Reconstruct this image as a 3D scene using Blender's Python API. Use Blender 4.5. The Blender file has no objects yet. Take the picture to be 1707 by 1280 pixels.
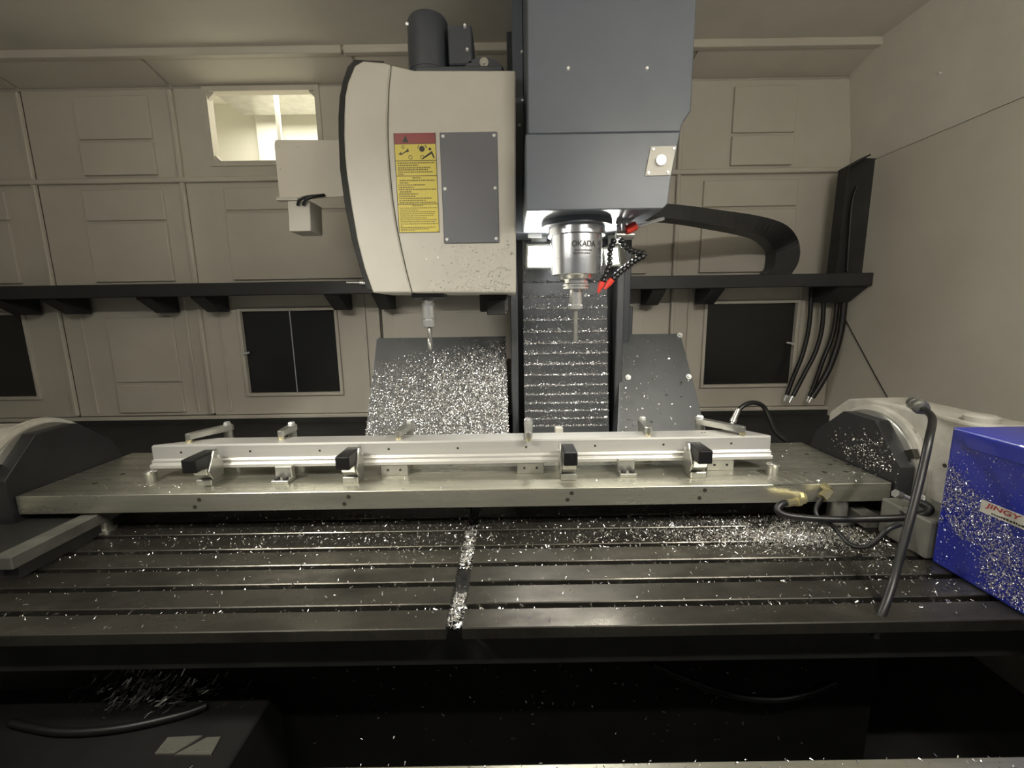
import bpy, bmesh, math, random
from mathutils import Vector, Matrix
random.seed(7)
sc = bpy.context.scene
COL = sc.collection
# ------------------------------------------------------------------ camera
F, CX, CY = 715.0, 853.5, 640.0
PITCH, ROLL, CZ = math.radians(9.53), math.radians(0.9), 1.25
_f = Vector((0, math.cos(PITCH), -math.sin(PITCH))); _r0 = Vector((1, 0, 0)); _u0 = _r0.cross(_f)
CR = _r0 * math.cos(ROLL) - _u0 * math.sin(ROLL)
CU = _r0 * math.sin(ROLL) + _u0 * math.cos(ROLL)
O = Vector((0, 0, CZ))
cam_d = bpy.data.cameras.new('camera'); cam = bpy.data.objects.new('camera', cam_d); COL.objects.link(cam)
cam_d.sensor_width = 36.0; cam_d.lens = F / 1707.0 * 36.0; cam_d.clip_start = 0.02
m = Matrix((CR, CU, -_f)).transposed().to_4x4(); m.translation = O
cam.matrix_world = m
sc.camera = cam
# ------------------------------------------------------------------ world, exposure, front lamps
w = bpy.data.worlds.new('shop'); sc.world = w; w.use_nodes = True
w.node_tree.nodes['Background'].inputs[0].default_value = (0.95, 0.93, 0.88, 1)
w.node_tree.nodes['Background'].inputs[1].default_value = 0.13
sc.view_settings.view_transform = 'Standard'; sc.view_settings.look = 'None'
sc.view_settings.exposure = 0.0; sc.view_settings.gamma = 1.0; sc.view_settings.use_curve_mapping = False

def area_light(name, loc, target, sx, sy, power, col, spread=180):
    d = bpy.data.lights.new(name, 'AREA'); d.shape = 'RECTANGLE'; d.size = sx; d.size_y = sy
    d.energy = power; d.color = col; d.spread = math.radians(spread)
    o = bpy.data.objects.new(name, d); COL.objects.link(o); o.location = loc
    o.rotation_euler = (Vector(target) - Vector(loc)).to_track_quat('-Z', 'Y').to_euler()
    return o
WARM = (1.0, 0.95, 0.85)
# two tube lamps fixed above the door, out of the frame: (centre, radiance); built with their holders further down
FRONT_LAMPS = [((-0.85, 0.16, 1.86), 82.0), ((0.72, 0.16, 1.86), 98.0)]
# LED spot bars under the tubes, aimed at the fixture
LED_BARS = [((-1.35, 0.40, 1.95), (-0.45, 1.28, 0.76), 5.0), ((1.25, 0.40, 1.95), (0.35, 1.30, 0.78), 4.5)]
for l, t, p in LED_BARS:
    area_light('led_bar_light', l, t, 0.22, 0.04, p, (1.0, 0.96, 0.86), 70)
area_light('rear_room_light', (-1.1, 2.85, 2.55), (-1.1, 2.9, 1.0), 1.3, 0.5, 14.0, (1.0, 0.96, 0.80))

# ------------------------------------------------------------------ helpers
def ray(x, y): return (x - CX) / F * CR - (y - CY) / F * CU + _f
def aY(x, y, Y): d = ray(x, y); return O + d * (Y / d.y)
def aZ(x, y, Z): d = ray(x, y); return O + d * ((Z - CZ) / d.z)
def aX(x, y, X): d = ray(x, y); return O + d * (X / d.x)

def node_mat(name, col, rough=0.5, metal=0.0, noise=0.0, nscale=30.0, bump=0.0, stretch=None, spec=None, coat=0.0, col2=None, rvar=0.0):
    mt = bpy.data.materials.new(name); mt.use_nodes = True
    nt = mt.node_tree; b = nt.nodes['Principled BSDF']
    b.inputs['Base Color'].default_value = (*col, 1); b.inputs['Roughness'].default_value = rough
    b.inputs['Metallic'].default_value = metal
    if spec is not None: b.inputs['Specular IOR Level'].default_value = spec
    if coat: b.inputs['Coat Weight'].default_value = coat
    if noise or bump or rvar:
        tc = nt.nodes.new('ShaderNodeTexCoord'); mp = nt.nodes.new('ShaderNodeMapping')
        nt.links.new(tc.outputs['Object'], mp.inputs[0])
        if stretch: mp.inputs['Scale'].default_value = stretch
        n = nt.nodes.new('ShaderNodeTexNoise'); n.inputs['Scale'].default_value = nscale
        n.inputs['Detail'].default_value = 5; n.inputs['Roughness'].default_value = 0.6
        nt.links.new(mp.outputs[0], n.inputs['Vector'])
        if noise:
            mx = nt.nodes.new('ShaderNodeMix'); mx.data_type = 'RGBA'
            c2 = col2 if col2 else tuple(c * (1 - noise) for c in col)
            mx.inputs[6].default_value = (*col, 1); mx.inputs[7].default_value = (*c2, 1)
            rp = nt.nodes.new('ShaderNodeMapRange'); rp.inputs[1].default_value = 0.35; rp.inputs[2].default_value = 0.68
            nt.links.new(n.outputs['Fac'], rp.inputs[0]); nt.links.new(rp.outputs[0], mx.inputs[0])
            nt.links.new(mx.outputs[2], b.inputs['Base Color'])
        if rvar:
            rr = nt.nodes.new('ShaderNodeMapRange'); rr.inputs[1].default_value = 0.3; rr.inputs[2].default_value = 0.7
            rr.inputs[3].default_value = max(0.05, rough - rvar); rr.inputs[4].default_value = min(1, rough + rvar)
            nt.links.new(n.outputs['Fac'], rr.inputs[0]); nt.links.new(rr.outputs[0], b.inputs['Roughness'])
        if bump:
            bp = nt.nodes.new('ShaderNodeBump'); bp.inputs['Strength'].default_value = bump; bp.inputs['Distance'].default_value = 0.002
            nt.links.new(n.outputs['Fac'], bp.inputs['Height']); nt.links.new(bp.outputs[0], b.inputs['Normal'])
    return mt
def emit_mat(name, col, s):
    mt = bpy.data.materials.new(name); mt.use_nodes = True; nt = mt.node_tree
    nt.nodes.remove(nt.nodes['Principled BSDF']); e = nt.nodes.new('ShaderNodeEmission')
    e.inputs[0].default_value = (*col, 1); e.inputs[1].default_value = s
    nt.links.new(e.outputs[0], nt.nodes['Material Output'].inputs[0]); return mt

M = {
 'wall': node_mat('wall_paint', (0.62, 0.585, 0.505), 0.55, noise=0.10, nscale=2.5, col2=(0.56, 0.525, 0.45), bump=0.02),
 'ceil': node_mat('ceiling_paint', (0.68, 0.65, 0.575), 0.6, noise=0.12, nscale=3),
 'room': node_mat('room_paint', (0.86, 0.84, 0.76), 0.7, noise=0.05, nscale=2),
 'cover': node_mat('cover_paint', (0.52, 0.50, 0.44), 0.42, noise=0.10, nscale=4, col2=(0.46, 0.44, 0.385)),
 'dark': node_mat('dark_grey_paint', (0.060, 0.066, 0.078), 0.42, noise=0.2, nscale=4),
 'black': node_mat('black_paint', (0.026, 0.026, 0.025), 0.7, noise=0.4, nscale=9, col2=(0.038, 0.038, 0.036), spec=0.3),
 'guardsheet': node_mat('guard_sheet', (0.065, 0.071, 0.073), 0.5, noise=0.3, nscale=6),
 'seam': node_mat('seam_gap_shade', (0.13, 0.122, 0.105), 0.7),  # backing darkened to stand for the shade in the panel gaps
 'shaded_white': node_mat('white_in_shade', (0.21, 0.21, 0.18), 0.5, noise=0.35, nscale=10),  # machine white greyed, the riser's shade is put into the colour
 'pit': node_mat('shade_black', (0.013, 0.013, 0.0125), 0.75, noise=0.4, nscale=9, spec=0.25),  # darkened copy of the black paint, keeps tray and saddle from looking lit
 'head': node_mat('head_paint', (0.125, 0.142, 0.17), 0.40, noise=0.12, nscale=3),
 'panelgrey': node_mat('panel_grey', (0.135, 0.14, 0.155), 0.40, noise=0.1, nscale=4),
 'bracket': node_mat('blackened_steel', (0.030, 0.031, 0.033), 0.42, noise=0.3, nscale=10),
 'shelf': node_mat('shelf_paint', (0.030, 0.031, 0.032), 0.55, noise=0.3, nscale=6),
 'rubber': node_mat('rubber', (0.012, 0.012, 0.012), 0.42, noise=0.3, nscale=30),
 'glass': node_mat('dark_pane', (0.018, 0.019, 0.019), 0.25, noise=0.2, nscale=3),
 'table': node_mat('oiled_cast_iron', (0.125, 0.118, 0.10), 0.30, metal=0.75, noise=0.6, nscale=5, col2=(0.045, 0.041, 0.035), rvar=0.12, stretch=(1, 2, 1)),
 'iron': node_mat('dark_iron', (0.040, 0.038, 0.035), 0.5, metal=0.3, noise=0.4, nscale=8),
 'plate': node_mat('ground_steel', (0.66, 0.65, 0.55), 0.32, metal=0.82, noise=0.5, nscale=7, col2=(0.36, 0.35, 0.29), rvar=0.12, stretch=(0.35, 3, 3)),
 'alu': node_mat('milled_aluminium', (0.70, 0.69, 0.65), 0.36, metal=0.60, noise=0.12, nscale=10, stretch=(0.15, 6, 6), bump=0.02),
 'steel': node_mat('steel', (0.55, 0.545, 0.50), 0.30, metal=0.85, noise=0.2, nscale=20),
 'bright': node_mat('polished_steel', (0.82, 0.82, 0.81), 0.20, metal=0.78),
 'palebrass': node_mat('pale_brass', (0.62, 0.56, 0.38), 0.35, metal=0.8),
 'screw': node_mat('zinc_screw', (0.85, 0.85, 0.83), 0.28, metal=0.35),
 'brass': node_mat('brass', (0.76, 0.69, 0.40), 0.28, metal=0.9),
 'blue': node_mat('blue_paint', (0.012, 0.022, 0.34), 0.30, noise=0.35, nscale=7, col2=(0.03, 0.04, 0.30), coat=0.3),
 'white': node_mat('machine_white', (0.66, 0.64, 0.57), 0.45, noise=0.3, nscale=14, col2=(0.46, 0.44, 0.38), bump=0.03),
 'grey': node_mat('casting_grey', (0.15, 0.15, 0.13), 0.5, noise=0.4, nscale=12),
 'yellow': node_mat('label_yellow', (0.62, 0.52, 0.10), 0.45),
 'red': node_mat('label_red', (0.24, 0.055, 0.055), 0.45),
 'redplastic': node_mat('red_plastic', (0.75, 0.06, 0.04), 0.35),
 'ink': node_mat('label_ink', (0.03, 0.028, 0.02), 0.5),
 'inkline': node_mat('fine_print', (0.20, 0.165, 0.03), 0.5),
 'lwhite': node_mat('label_white', (0.62, 0.60, 0.54), 0.4),
 'lred': node_mat('lettering_red', (0.36, 0.05, 0.04), 0.4),
 'chip': node_mat('aluminium_chip', (0.90, 0.89, 0.87), 0.24, metal=0.95),
 'chipd': node_mat('aluminium_chip_oily', (0.55, 0.54, 0.51), 0.30, metal=0.9),
 'spindle': node_mat('spindle_chrome', (0.60, 0.62, 0.66), 0.24, metal=0.9, noise=0.15, nscale=12),
 'black_plastic': node_mat('black_pad', (0.010, 0.010, 0.010), 0.34, noise=0.3, nscale=20),
 'guard': node_mat('guard_steel', (0.10, 0.105, 0.112), 0.42, metal=0.3, noise=0.3, nscale=6),
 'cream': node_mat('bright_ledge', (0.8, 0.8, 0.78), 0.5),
 'lamp': emit_mat('work_lamp_glow', (1.0, 0.97, 0.90), 240.0),
}
OFF = {}
def tag(o, label=None, cat=None, group=None, kind=None):
    if label: o['label'] = label
    if cat: o['category'] = cat
    if group: o['group'] = group
    if kind: o['kind'] = kind
    return o
def thing(name, label, cat, loc=(0, 0, 0), group=None, kind=None):
    o = bpy.data.objects.new(name, None); COL.objects.link(o); o.location = loc; o.empty_display_size = 0.05
    OFF[o.name] = Vector(loc)
    return tag(o, label, cat, group, kind)

class MB:
    def __init__(s): s.v = []; s.f = []
    def add(s, vs, fs):
        n = len(s.v); s.v += [tuple(v) for v in vs]; s.f += [tuple(i + n for i in f) for f in fs]; return s
    def box(s, x0, x1, y0, y1, z0, z1, mat=None):
        vs = [Vector((x, y, z)) for x in (x0, x1) for y in (y0, y1) for z in (z0, z1)]
        if mat: vs = [mat @ v for v in vs]
        return s.add(vs, [(0, 1, 3, 2), (4, 6, 7, 5), (0, 4, 5, 1), (2, 3, 7, 6), (0, 2, 6, 4), (1, 5, 7, 3)])
    def prism(s, pts, d):
        """closed polygon of 3-D points swept along vector d"""
        n = len(pts); d = Vector(d); vs = [Vector(p) for p in pts]; vs += [p + d for p in vs]
        fs = [tuple(range(n)), tuple(range(2 * n - 1, n - 1, -1))]
        fs += [(i, i + n, (i + 1) % n + n, (i + 1) % n) for i in range(n)]
        return s.add(vs, fs)
    def cyl(s, p0, p1, r0, r1=None, n=20):
        r1 = r0 if r1 is None else r1
        return s.lathe(p0, p1, [(0, r0), (1, r1)], n)
    def lathe(s, p0, p1, prof, n=24, caps=True):
        p0, p1 = Vector(p0), Vector(p1); ax = (p1 - p0); L = ax.length; q = ax.to_track_quat('Z', 'Y')
        vs = []; fs = []
        for t, r in prof:
            for k in range(n):
                a = 2 * math.pi * k / n
                vs.append(p0 + q @ Vector((r * math.cos(a), r * math.sin(a), t * L)))
        m_ = len(prof)
        for i in range(m_ - 1):
            for k in range(n):
                k2 = (k + 1) % n; fs.append((i * n + k, i * n + k2, (i + 1) * n + k2, (i + 1) * n + k))
        if caps: fs.append(tuple(range(n - 1, -1, -1))); fs.append(tuple((m_ - 1) * n + k for k in range(n)))
        return s.add(vs, fs)
    def tube(s, path, r, n=12, sub=6):
        P = [Vector(p) for p in path]
        if sub > 1 and len(P) > 2:
            Q = []
            for i in range(len(P) - 1):
                a = P[max(i - 1, 0)]; b = P[i]; c = P[i + 1]; d = P[min(i + 2, len(P) - 1)]
                for k in range(sub):
                    t = k / sub
                    Q.append(0.5 * ((2 * b) + (c - a) * t + (2 * a - 5 * b + 4 * c - d) * t * t + (3 * b - a - 3 * c + d) * t ** 3))
            Q.append(P[-1]); P = Q
        vs = []; fs = []; up = None
        for i, p in enumerate(P):
            t = (P[min(i + 1, len(P) - 1)] - P[max(i - 1, 0)]).normalized()
            if up is None:
                up = Vector((0, 0, 1)) if abs(t.z) < 0.9 else Vector((1, 0, 0))
            x = (up - t * up.dot(t)).normalized(); up = x; y = t.cross(x)
            rr = r[i] if isinstance(r, list) else (r(i / (len(P) - 1)) if callable(r) else r)
            for k in range(n):
                a = 2 * math.pi * k / n; vs.append(p + (x * math.cos(a) + y * math.sin(a)) * rr)
        m_ = len(P)
        for i in range(m_ - 1):
            for k in range(n):
                k2 = (k + 1) % n; fs.append((i * n + k, i * n + k2, (i + 1) * n + k2, (i + 1) * n + k))
        fs.append(tuple(range(n - 1, -1, -1))); fs.append(tuple((m_ - 1) * n + k for k in range(n)))
        return s.add(vs, fs)
    def obj(s, name, mat, parent=None, bevel=0.0, seg=1, smooth=False, kind=None):
        me = bpy.data.meshes.new(name); me.from_pydata(s.v, [], s.f)
        bm = bmesh.new(); bm.from_mesh(me); bmesh.ops.recalc_face_normals(bm, faces=bm.faces)
        if bevel:
            es = [e for e in bm.edges if len(e.link_faces) == 2 and e.calc_face_angle(0) > 0.6]
            bmesh.ops.bevel(bm, geom=es, offset=bevel, segments=seg, affect='EDGES', profile=0.5, clamp_overlap=True)
        if smooth:
            for f in bm.faces: f.smooth = True
        off = Vector((0, 0, 0))
        if parent is not None: off = OFF[parent.name]
        else:
            lo = [min(v.co[i] for v in bm.verts) for i in range(3)]; hi = [max(v.co[i] for v in bm.verts) for i in range(3)]
            off = Vector(((lo[0] + hi[0]) / 2, (lo[1] + hi[1]) / 2, lo[2]))
        for v in bm.verts: v.co -= off
        bm.to_mesh(me); bm.free()
        if smooth: me.set_sharp_from_angle(angle=math.radians(38))
        me.materials.append(M[mat] if isinstance(mat, str) else mat)
        o = bpy.data.objects.new(name, me); COL.objects.link(o)
        if parent is None: o.location = off
        else: o.parent = parent
        OFF[o.name] = off
        if kind: o['kind'] = kind
        return o
def box(name, mat, parent, x0, x1, y0, y1, z0, z1, bevel=0.0, **k):
    return MB().box(x0, x1, y0, y1, z0, z1).obj(name, mat, parent, bevel, **k)
def cyl(name, mat, parent, p0, p1, r0, r1=None, n=20, **k):
    return MB().cyl(p0, p1, r0, r1, n).obj(name, mat, parent, smooth=True, **k)

def text_obj(name, body, mat, parent, origin, xdir, ydir, height, depth=0.0006, shear=0.0, width=None, bold=0.0):
    c = bpy.data.curves.new(name, 'FONT'); c.body = body; c.size = 1.0; c.extrude = 0.0; c.shear = shear; c.offset = bold
    t = bpy.data.objects.new(name + '_t', c); COL.objects.link(t)
    dg = bpy.context.evaluated_depsgraph_get(); me = bpy.data.meshes.new_from_object(t.evaluated_get(dg))
    bpy.data.objects.remove(t)
    xs = [v.co.x for v in me.vertices]; ys = [v.co.y for v in me.vertices]
    x0, x1, y0, y1 = min(xs), max(xs), min(ys), max(ys)
    sy = height / (y1 - y0); sx = (width / (x1 - x0)) if width else sy
    X = Vector(xdir).normalized(); Y = Vector(ydir).normalized(); N = X.cross(Y)
    off = OFF[parent.name] if parent is not None else Vector((0, 0, 0))
    for v in me.vertices:
        v.co = Vector(origin) + X * ((v.co.x - x0) * sx) + Y * ((v.co.y - y0) * sy) + N * depth - off
    me.materials.clear(); me.materials.append(M[mat])
    o = bpy.data.objects.new(name, me); COL.objects.link(o); o.parent = parent; OFF[o.name] = off
    return o

def chips(name, label, n, sampler, size=(0.004, 0.010), mat='chip', lift=0.35, wid=0.28, cat='metal chips', bias=None):
    vs = []; fs = []
    for _ in range(n):
        p, nrm = sampler()
        p = Vector(p); nrm = Vector(nrm).normalized()
        L = random.uniform(*size); W = L * random.uniform(0.6, 1.3) * wid
        a = random.uniform(0, 2 * math.pi)
        t1 = nrm.orthogonal().normalized(); t2 = nrm.cross(t1)
        d = t1 * math.cos(a) + t2 * math.sin(a)
        if bias is not None: d = (d * 0.6 + Vector(bias)).normalized()
        d = (d + nrm * random.uniform(0, lift)).normalized()
        s_ = (nrm + Vector((random.uniform(-1, 1), random.uniform(-1, 1), random.uniform(-1, 1))) * 0.7).cross(d).normalized()
        c = d.cross(s_)
        h = L * random.uniform(-0.35, 0.35)
        base = p + nrm * (0.0006 + W * 0.15)
        k = len(vs)
        for t, hh in ((0, 0), (0.5, h), (1, 0)):
            q = base + d * (L * t) + c * hh
            vs.append(q - s_ * W / 2); vs.append(q + s_ * W / 2)
        fs.append((k, k + 1, k + 3, k + 2)); fs.append((k + 2, k + 3, k + 5, k + 4))
    me = bpy.data.meshes.new(name); me.from_pydata([tuple(v) for v in vs], [], fs)
    me.materials.append(M[mat]); o = bpy.data.objects.new(name, me); COL.objects.link(o)
    return tag(o, label, cat, kind='stuff')

# ================================================================== SETTING
YW = 2.2          # inner face of the back wall
ZT = 0.60         # table top
BAYS = [(-3.0, -2.276), (-2.276, -1.565), (-1.565, -0.66), (-0.66, 0.08), (0.08, 0.814), (0.814, 1.645)]
ZB = [(0.735, 1.40), (1.40, 1.895), (1.895, 2.305)]
def rect(pxl, pxr, pyt, pyb):
    xm, ym = (pxl + pxr) / 2, (pyt + pyb) / 2
    return aY(pxl, ym, YW).x, aY(pxr, ym, YW).x, aY(xm, pyb, YW).z, aY(xm, pyt, YW).z
HOLES = {(2, 2): None, (2, 0): None, (5, 0): None, (0, 0): None}
x0, x1, z0, z1 = rect(351, 531, 151, 270); HOLES[(2, 2)] = (x0, x1, max(z0, 1.915), z1)
HOLES[(2, 0)] = rect(408, 564, 517, 655)
HOLES[(5, 0)] = rect(1174, 1323, 505, 641)
xr = aY(52, 590, YW).x
HOLES[(0, 0)] = (-2.95, xr, aY(30, 662, YW).z, aY(30, 524, YW).z)
wall_back = thing('wall_back', 'painted sheet metal back wall of the machine enclosure', 'wall', (-0.6, YW, 0.72), kind='structure')
def holed(mb, x0, x1, z0, z1, y0, y1, hole):
    if not hole: mb.box(x0, x1, y0, y1, z0, z1); return
    a, b, c, d = hole
    mb.box(x0, a, y0, y1, z0, z1); mb.box(b, x1, y0, y1, z0, z1)
    mb.box(a, b, y0, y1, z0, c); mb.box(a, b, y0, y1, d, z1)
mb = MB()
for i, (bx0, bx1) in enumerate(BAYS):
    for j, (bz0, bz1) in enumerate(ZB):
        holed(mb, bx0, bx1, bz0, bz1, YW + 0.012, YW + 0.03, HOLES.get((i, j)))
mb.obj('backing_sheet', 'seam', wall_back)
G = 0.0075
def panel(x0, x1, z0, z1, t0, t1, hole=None, parent=None):
    mb = MB(); holed(mb, x0 + G, x1 - G, z0 + G, z1 - G, t0, t1, hole)
    return mb.obj('panel', 'wall', parent or wall_back, bevel=0.0025 if not hole else 0.0)
for i, (bx0, bx1) in enumerate(BAYS):
    for j, (bz0, bz1) in enumerate(ZB):
        panel(bx0, bx1, bz0, bz1, YW, YW + 0.012, HOLES.get((i, j)))
# raised inner panels, two to a bay, as the pressed sheets show
def inner(px_l, px_r, bay_z, split_z, top=None, bot=None):
    zb, zt = bay_z
    zt = top if top else zt - 0.03; zb = bot if bot else zb + 0.02
    panel(px_l, px_r, split_z, zt, YW - 0.013, YW)
    panel(px_l, px_r, zb, split_z, YW - 0.017, YW)
inner(-2.03, -1.67, ZB[2], 2.075); inner(-2.06, -1.66, ZB[1], 1.71); inner(-2.05, -1.70, ZB[0], 0.915, top=1.26)
inner(-2.95, -2.42, ZB[1], 1.72); inner(-1.38, -0.72, ZB[1], 1.75)
inner(-0.60, 0.02, ZB[0], 0.95, top=1.26); inner(-0.60, 0.02, ZB[1], 1.7); inner(-0.60, 0.02, ZB[2], 2.1)
inner(0.14, 0.68, ZB[0], 0.95, top=1.26); inner(0.14, 0.68, ZB[1], 1.72); inner(0.14, 0.68, ZB[2], 2.1)
inner(0.93, 1.40, ZB[1], 1.73); inner(1.05, 1.36, ZB[2], 2.06)
for xs in (-2.276, -1.565, 0.814):     # folded standing seams
    mb = MB(); mb.box(xs - 0.010, xs + 0.010, YW - 0.020, YW, 0.75, 2.29)
    mb.obj('standing_seam', 'wall', wall_back, bevel=0.004)
for xs in (-2.17, -1.64, -1.47, -0.74, 0.90, 1.46): # pressed ribs
    MB().box(xs - 0.006, xs + 0.006, YW - 0.008, YW, 0.76, 1.385).obj('pressed_rib', 'wall', wall_back, bevel=0.002)
tag(MB().box(-3.0, 1.645, YW - 0.026, YW, 1.884, 1.906).obj('trim_1', 'wall', None, bevel=0.003), 'thin horizontal rail across the middle of the back wall', 'trim', kind='structure')
tag(MB().box(-3.0, 1.645, YW - 0.022, YW, 0.722, 0.74).obj('trim_2', 'wall', None, bevel=0.003), 'light flange along the bottom of the back wall', 'trim', kind='structure')
# sloping strip, beam and roof
ceiling = thing('ceiling', 'plain grey roof sheet over the machine', 'ceiling', (-0.6, 1.2, 2.325), kind='structure')
XB = [b[0] for b in BAYS] + [1.645]
for i in range(len(XB) - 1):
    a, b = XB[i] + G, XB[i + 1] - G
    MB().prism([(a, YW, 2.308), (a, 2.045, 2.343), (a, 2.045, 2.352), (a, YW, 2.317)], (b - a, 0, 0)).obj('sloping_panel', 'wall', ceiling)
MB().prism([(-3.0, 2.24, 2.30), (-3.0, 2.24, 2.33), (-3.0, 2.03, 2.38), (-3.0, 2.03, 2.356), (-3.0, 2.201, 2.319), (-3.0, 2.213, 2.30)], (4.66, 0, 0)).obj('roof_backing', 'wall', ceiling)
box('roof_sheet', 'ceil', ceiling, -3.0, 1.7, -0.2, 2.05, 2.370, 2.42)
for px, py in ((1367, 63), (1540, 73)):
    p = aZ(px, py, 2.370)
    cyl('roof_screw', 'screw', ceiling, p, p - Vector((0, 0, 0.006)), 0.006, 0.004, 10)
tag(MB().box(-3.0, -0.70, 2.015, 2.045, 2.339, 2.370).obj('trim_3', 'wall', None, bevel=0.003), 'pale beam under the roof left of the tool magazine', 'trim', kind='structure')
tag(MB().box(-0.69, 1.7, 2.015, 2.045, 2.339, 2.370).obj('trim_4', 'wall', None, bevel=0.003), 'pale beam under the roof behind the spindle head', 'trim', kind='structure')
# right and left walls, floor
wr = thing('wall_right', 'plain painted right side wall of the enclosure', 'wall', (1.66, 1.2, 0.0), kind='structure')
MB().box(1.645, 1.665, -0.2, 2.23, 0.0, 1.90).obj('lower_sheet', 'wall', wr, bevel=0.002)
MB().prism([(1.648, -0.2, 1.903), (1.648, 2.23, 1.903), (1.575, 2.23, 2.41), (1.575, -0.2, 2.41)], (0.015, 0, 0)).obj('upper_sheet', 'ceil', wr)
for px, py in ((1566, 122),):
    p = aX(px, py, 1.615); cyl('wall_screw', 'screw', wr, p + Vector((0.02, 0, 0)), p - Vector((0.004, 0, 0)), 0.005, 0.004, 10)
MB().tube([aX(1409, 533, 1.641), aX(1445, 600, 1.641), aX(1482, 668, 1.641)], 0.0022, 6).obj('thin_wire', 'rubber', wr)
tag(MB().box(-3.02, -3.0, -0.2, 2.23, 0.0, 2.42).obj('wall_left', 'wall', None), 'left side wall of the enclosure', 'wall', kind='structure')
tag(MB().box(-3.0, 1.66, 0.0, 2.3, -0.02, 0.0).obj('floor', 'black', None), 'black machine base under everything', 'floor', kind='structure')
tag(MB().box(-3.0, 1.645, YW - 0.02, YW, 0.0, 0.72).obj('wall_lower', 'black', None), 'dark lower back wall behind the bed', 'wall', kind='structure')

# window into the bright room
def ring(mb, x0, x1, z0, z1, y0, y1, t):
    mb.box(x0 - t, x0, y0, y1, z0 - t, z1 + t); mb.box(x1, x1 + t, y0, y1, z0 - t, z1 + t)
    mb.box(x0, x1, y0, y1, z0 - t, z0); mb.box(x0, x1, y0, y1, z1, z1 + t)
wx0, wx1, wz0, wz1 = HOLES[(2, 2)]
win = thing('window_1', 'bright window with clipped corners high on the back wall', 'window', ((wx0 + wx1) / 2, YW, wz0), kind='structure')
mb = MB(); ring(mb, wx0 + 0.004, wx1 - 0.004, wz0 + 0.004, wz1 - 0.004, YW - 0.010, YW + 0.034, 0.022); mb.obj('frame', 'wall', win)
mb = MB(); c = 0.032
for sx, sz in ((0, 0), (0, 1), (1, 0), (1, 1)):
    X = wx1 - 0.003 if sx else wx0 + 0.003; Z = wz1 - 0.003 if sz else wz0 + 0.003; dx = -c if sx else c; dz = -c if sz else c
    mb.prism([(X, YW, Z), (X + dx, YW, Z), (X, YW, Z + dz)], (0, 0.02, 0))
mb.obj('corner_gusset', 'wall', win)
# the lit room behind it
room = thing('wall_rear_room', 'bright cream room seen through the window', 'room', (-1.1, 2.9, 1.7), kind='structure')
box('rear_wall', 'room', room, -2.3, 0.2, 3.25, 3.27, 1.7, 2.7)
box('side_wall', 'room', room, -0.42, -0.40, 2.3, 3.25, 1.7, 2.7)
box('side_wall', 'room', room, -2.3, -2.28, 2.24, 3.25, 1.7, 2.7)
box('room_floor', 'room', room, -2.3, 0.2, 2.24, 3.27, 1.68, 1.70)
box('room_roof', 'room', room, -2.3, 0.2, 2.24, 3.27, 2.70, 2.72)
box('lamp_panel', 'steel', room, -1.75, -0.45, 2.6, 3.1, 2.56, 2.60, 0.004)
pp = aY(464, 200, 2.75).x
box('post', 'room', room, pp - 0.012, pp + 0.012, 2.74, 2.76, 1.7, 2.7, 0.003)
box('pilaster', 'room', room, aY(425, 200, 3.2).x, aY(425, 200, 3.2).x + 0.16, 3.2, 3.25, 1.7, 2.7, 0.004)

def dark_window(n, label, hole, split, latch_px, latch_side):
    a, b, c_, d = hole
    w_ = thing('window_%d' % n, label, 'window', ((a + b) / 2, YW, c_), kind='structure')
    mb = MB(); ring(mb, a + 0.003, b - 0.003, c_ + 0.003, d - 0.003, YW - 0.012, YW + 0.014, 0.016); mb.obj('frame', 'wall', w_, bevel=0.002)
    if split:
        box('pane', 'glass', w_, a, (a + b) / 2 - 0.003, YW + 0.014, YW + 0.02, c_, d); box('pane', 'glass', w_, (a + b) / 2 + 0.003, b, YW + 0.018, YW + 0.024, c_, d)
    else: box('pane', 'glass', w_, a, b, YW + 0.014, YW + 0.02, c_, d)
    if latch_px:
        p = aY(*latch_px, YW - 0.012)
        mb = MB(); mb.cyl(p, p - Vector((0, 0.012, 0)), 0.007, n=10); mb.tube([p - Vector((0, 0.012, 0)), p + Vector((0.035 * latch_side, -0.015, 0.008))], 0.005, 8)
        mb.obj('latch', 'screw', w_, smooth=True)
dark_window(2, 'dark two-pane window with a latch, below the bright window', HOLES[(2, 0)], True, (407, 590), 1)
dark_window(3, 'dark window right of the machine column beside the hanging hoses', HOLES[(5, 0)], False, (1320, 573), -1)
dark_window(4, 'dark window cut off by the left edge of the picture', HOLES[(0, 0)], False, None, 1)

# ================================================================== SHELF AND CABLES
sh = thing('cable_shelf', 'long black shelf on gusset brackets across the back wall', 'shelf', (-0.6, 2.1, 1.27))
box('shelf_plate', 'shelf', sh, -2.9, 1.64, 2.00, YW - 0.015, 1.376, 1.396, 0.002)
box('front_lip', 'shelf', sh, -2.9, 1.64, 1.985, 2.00, 1.342, 1.40, 0.003)
for x in (-2.344, -2.095, -1.656, -1.407, -0.792, -0.574, 0.65, 0.92, 1.50):
    sg = -1 if x < 0 else 1
    wdt = 0.065 if x < 1.4 else 0.14
    MB().prism([(x, YW - 0.016, 1.374), (x, 2.01, 1.374), (x, 2.01, 1.335), (x, YW - 0.09, 1.272), (x, YW - 0.016, 1.272)], (sg * wdt, 0, 0)).obj('gusset_bracket', 'shelf', sh, bevel=0.003)
p = aY(600, 471, 1.975)
mb = MB(); mb.cyl(p + Vector((-0.06, 0, 0.002)), p, 0.004, n=8); mb.cyl(p, p + Vector((0.025, 0, -0.004)), 0.010, 0.007, 10)
mb.obj('shelf_screw', 'bright', sh, smooth=True)

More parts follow.
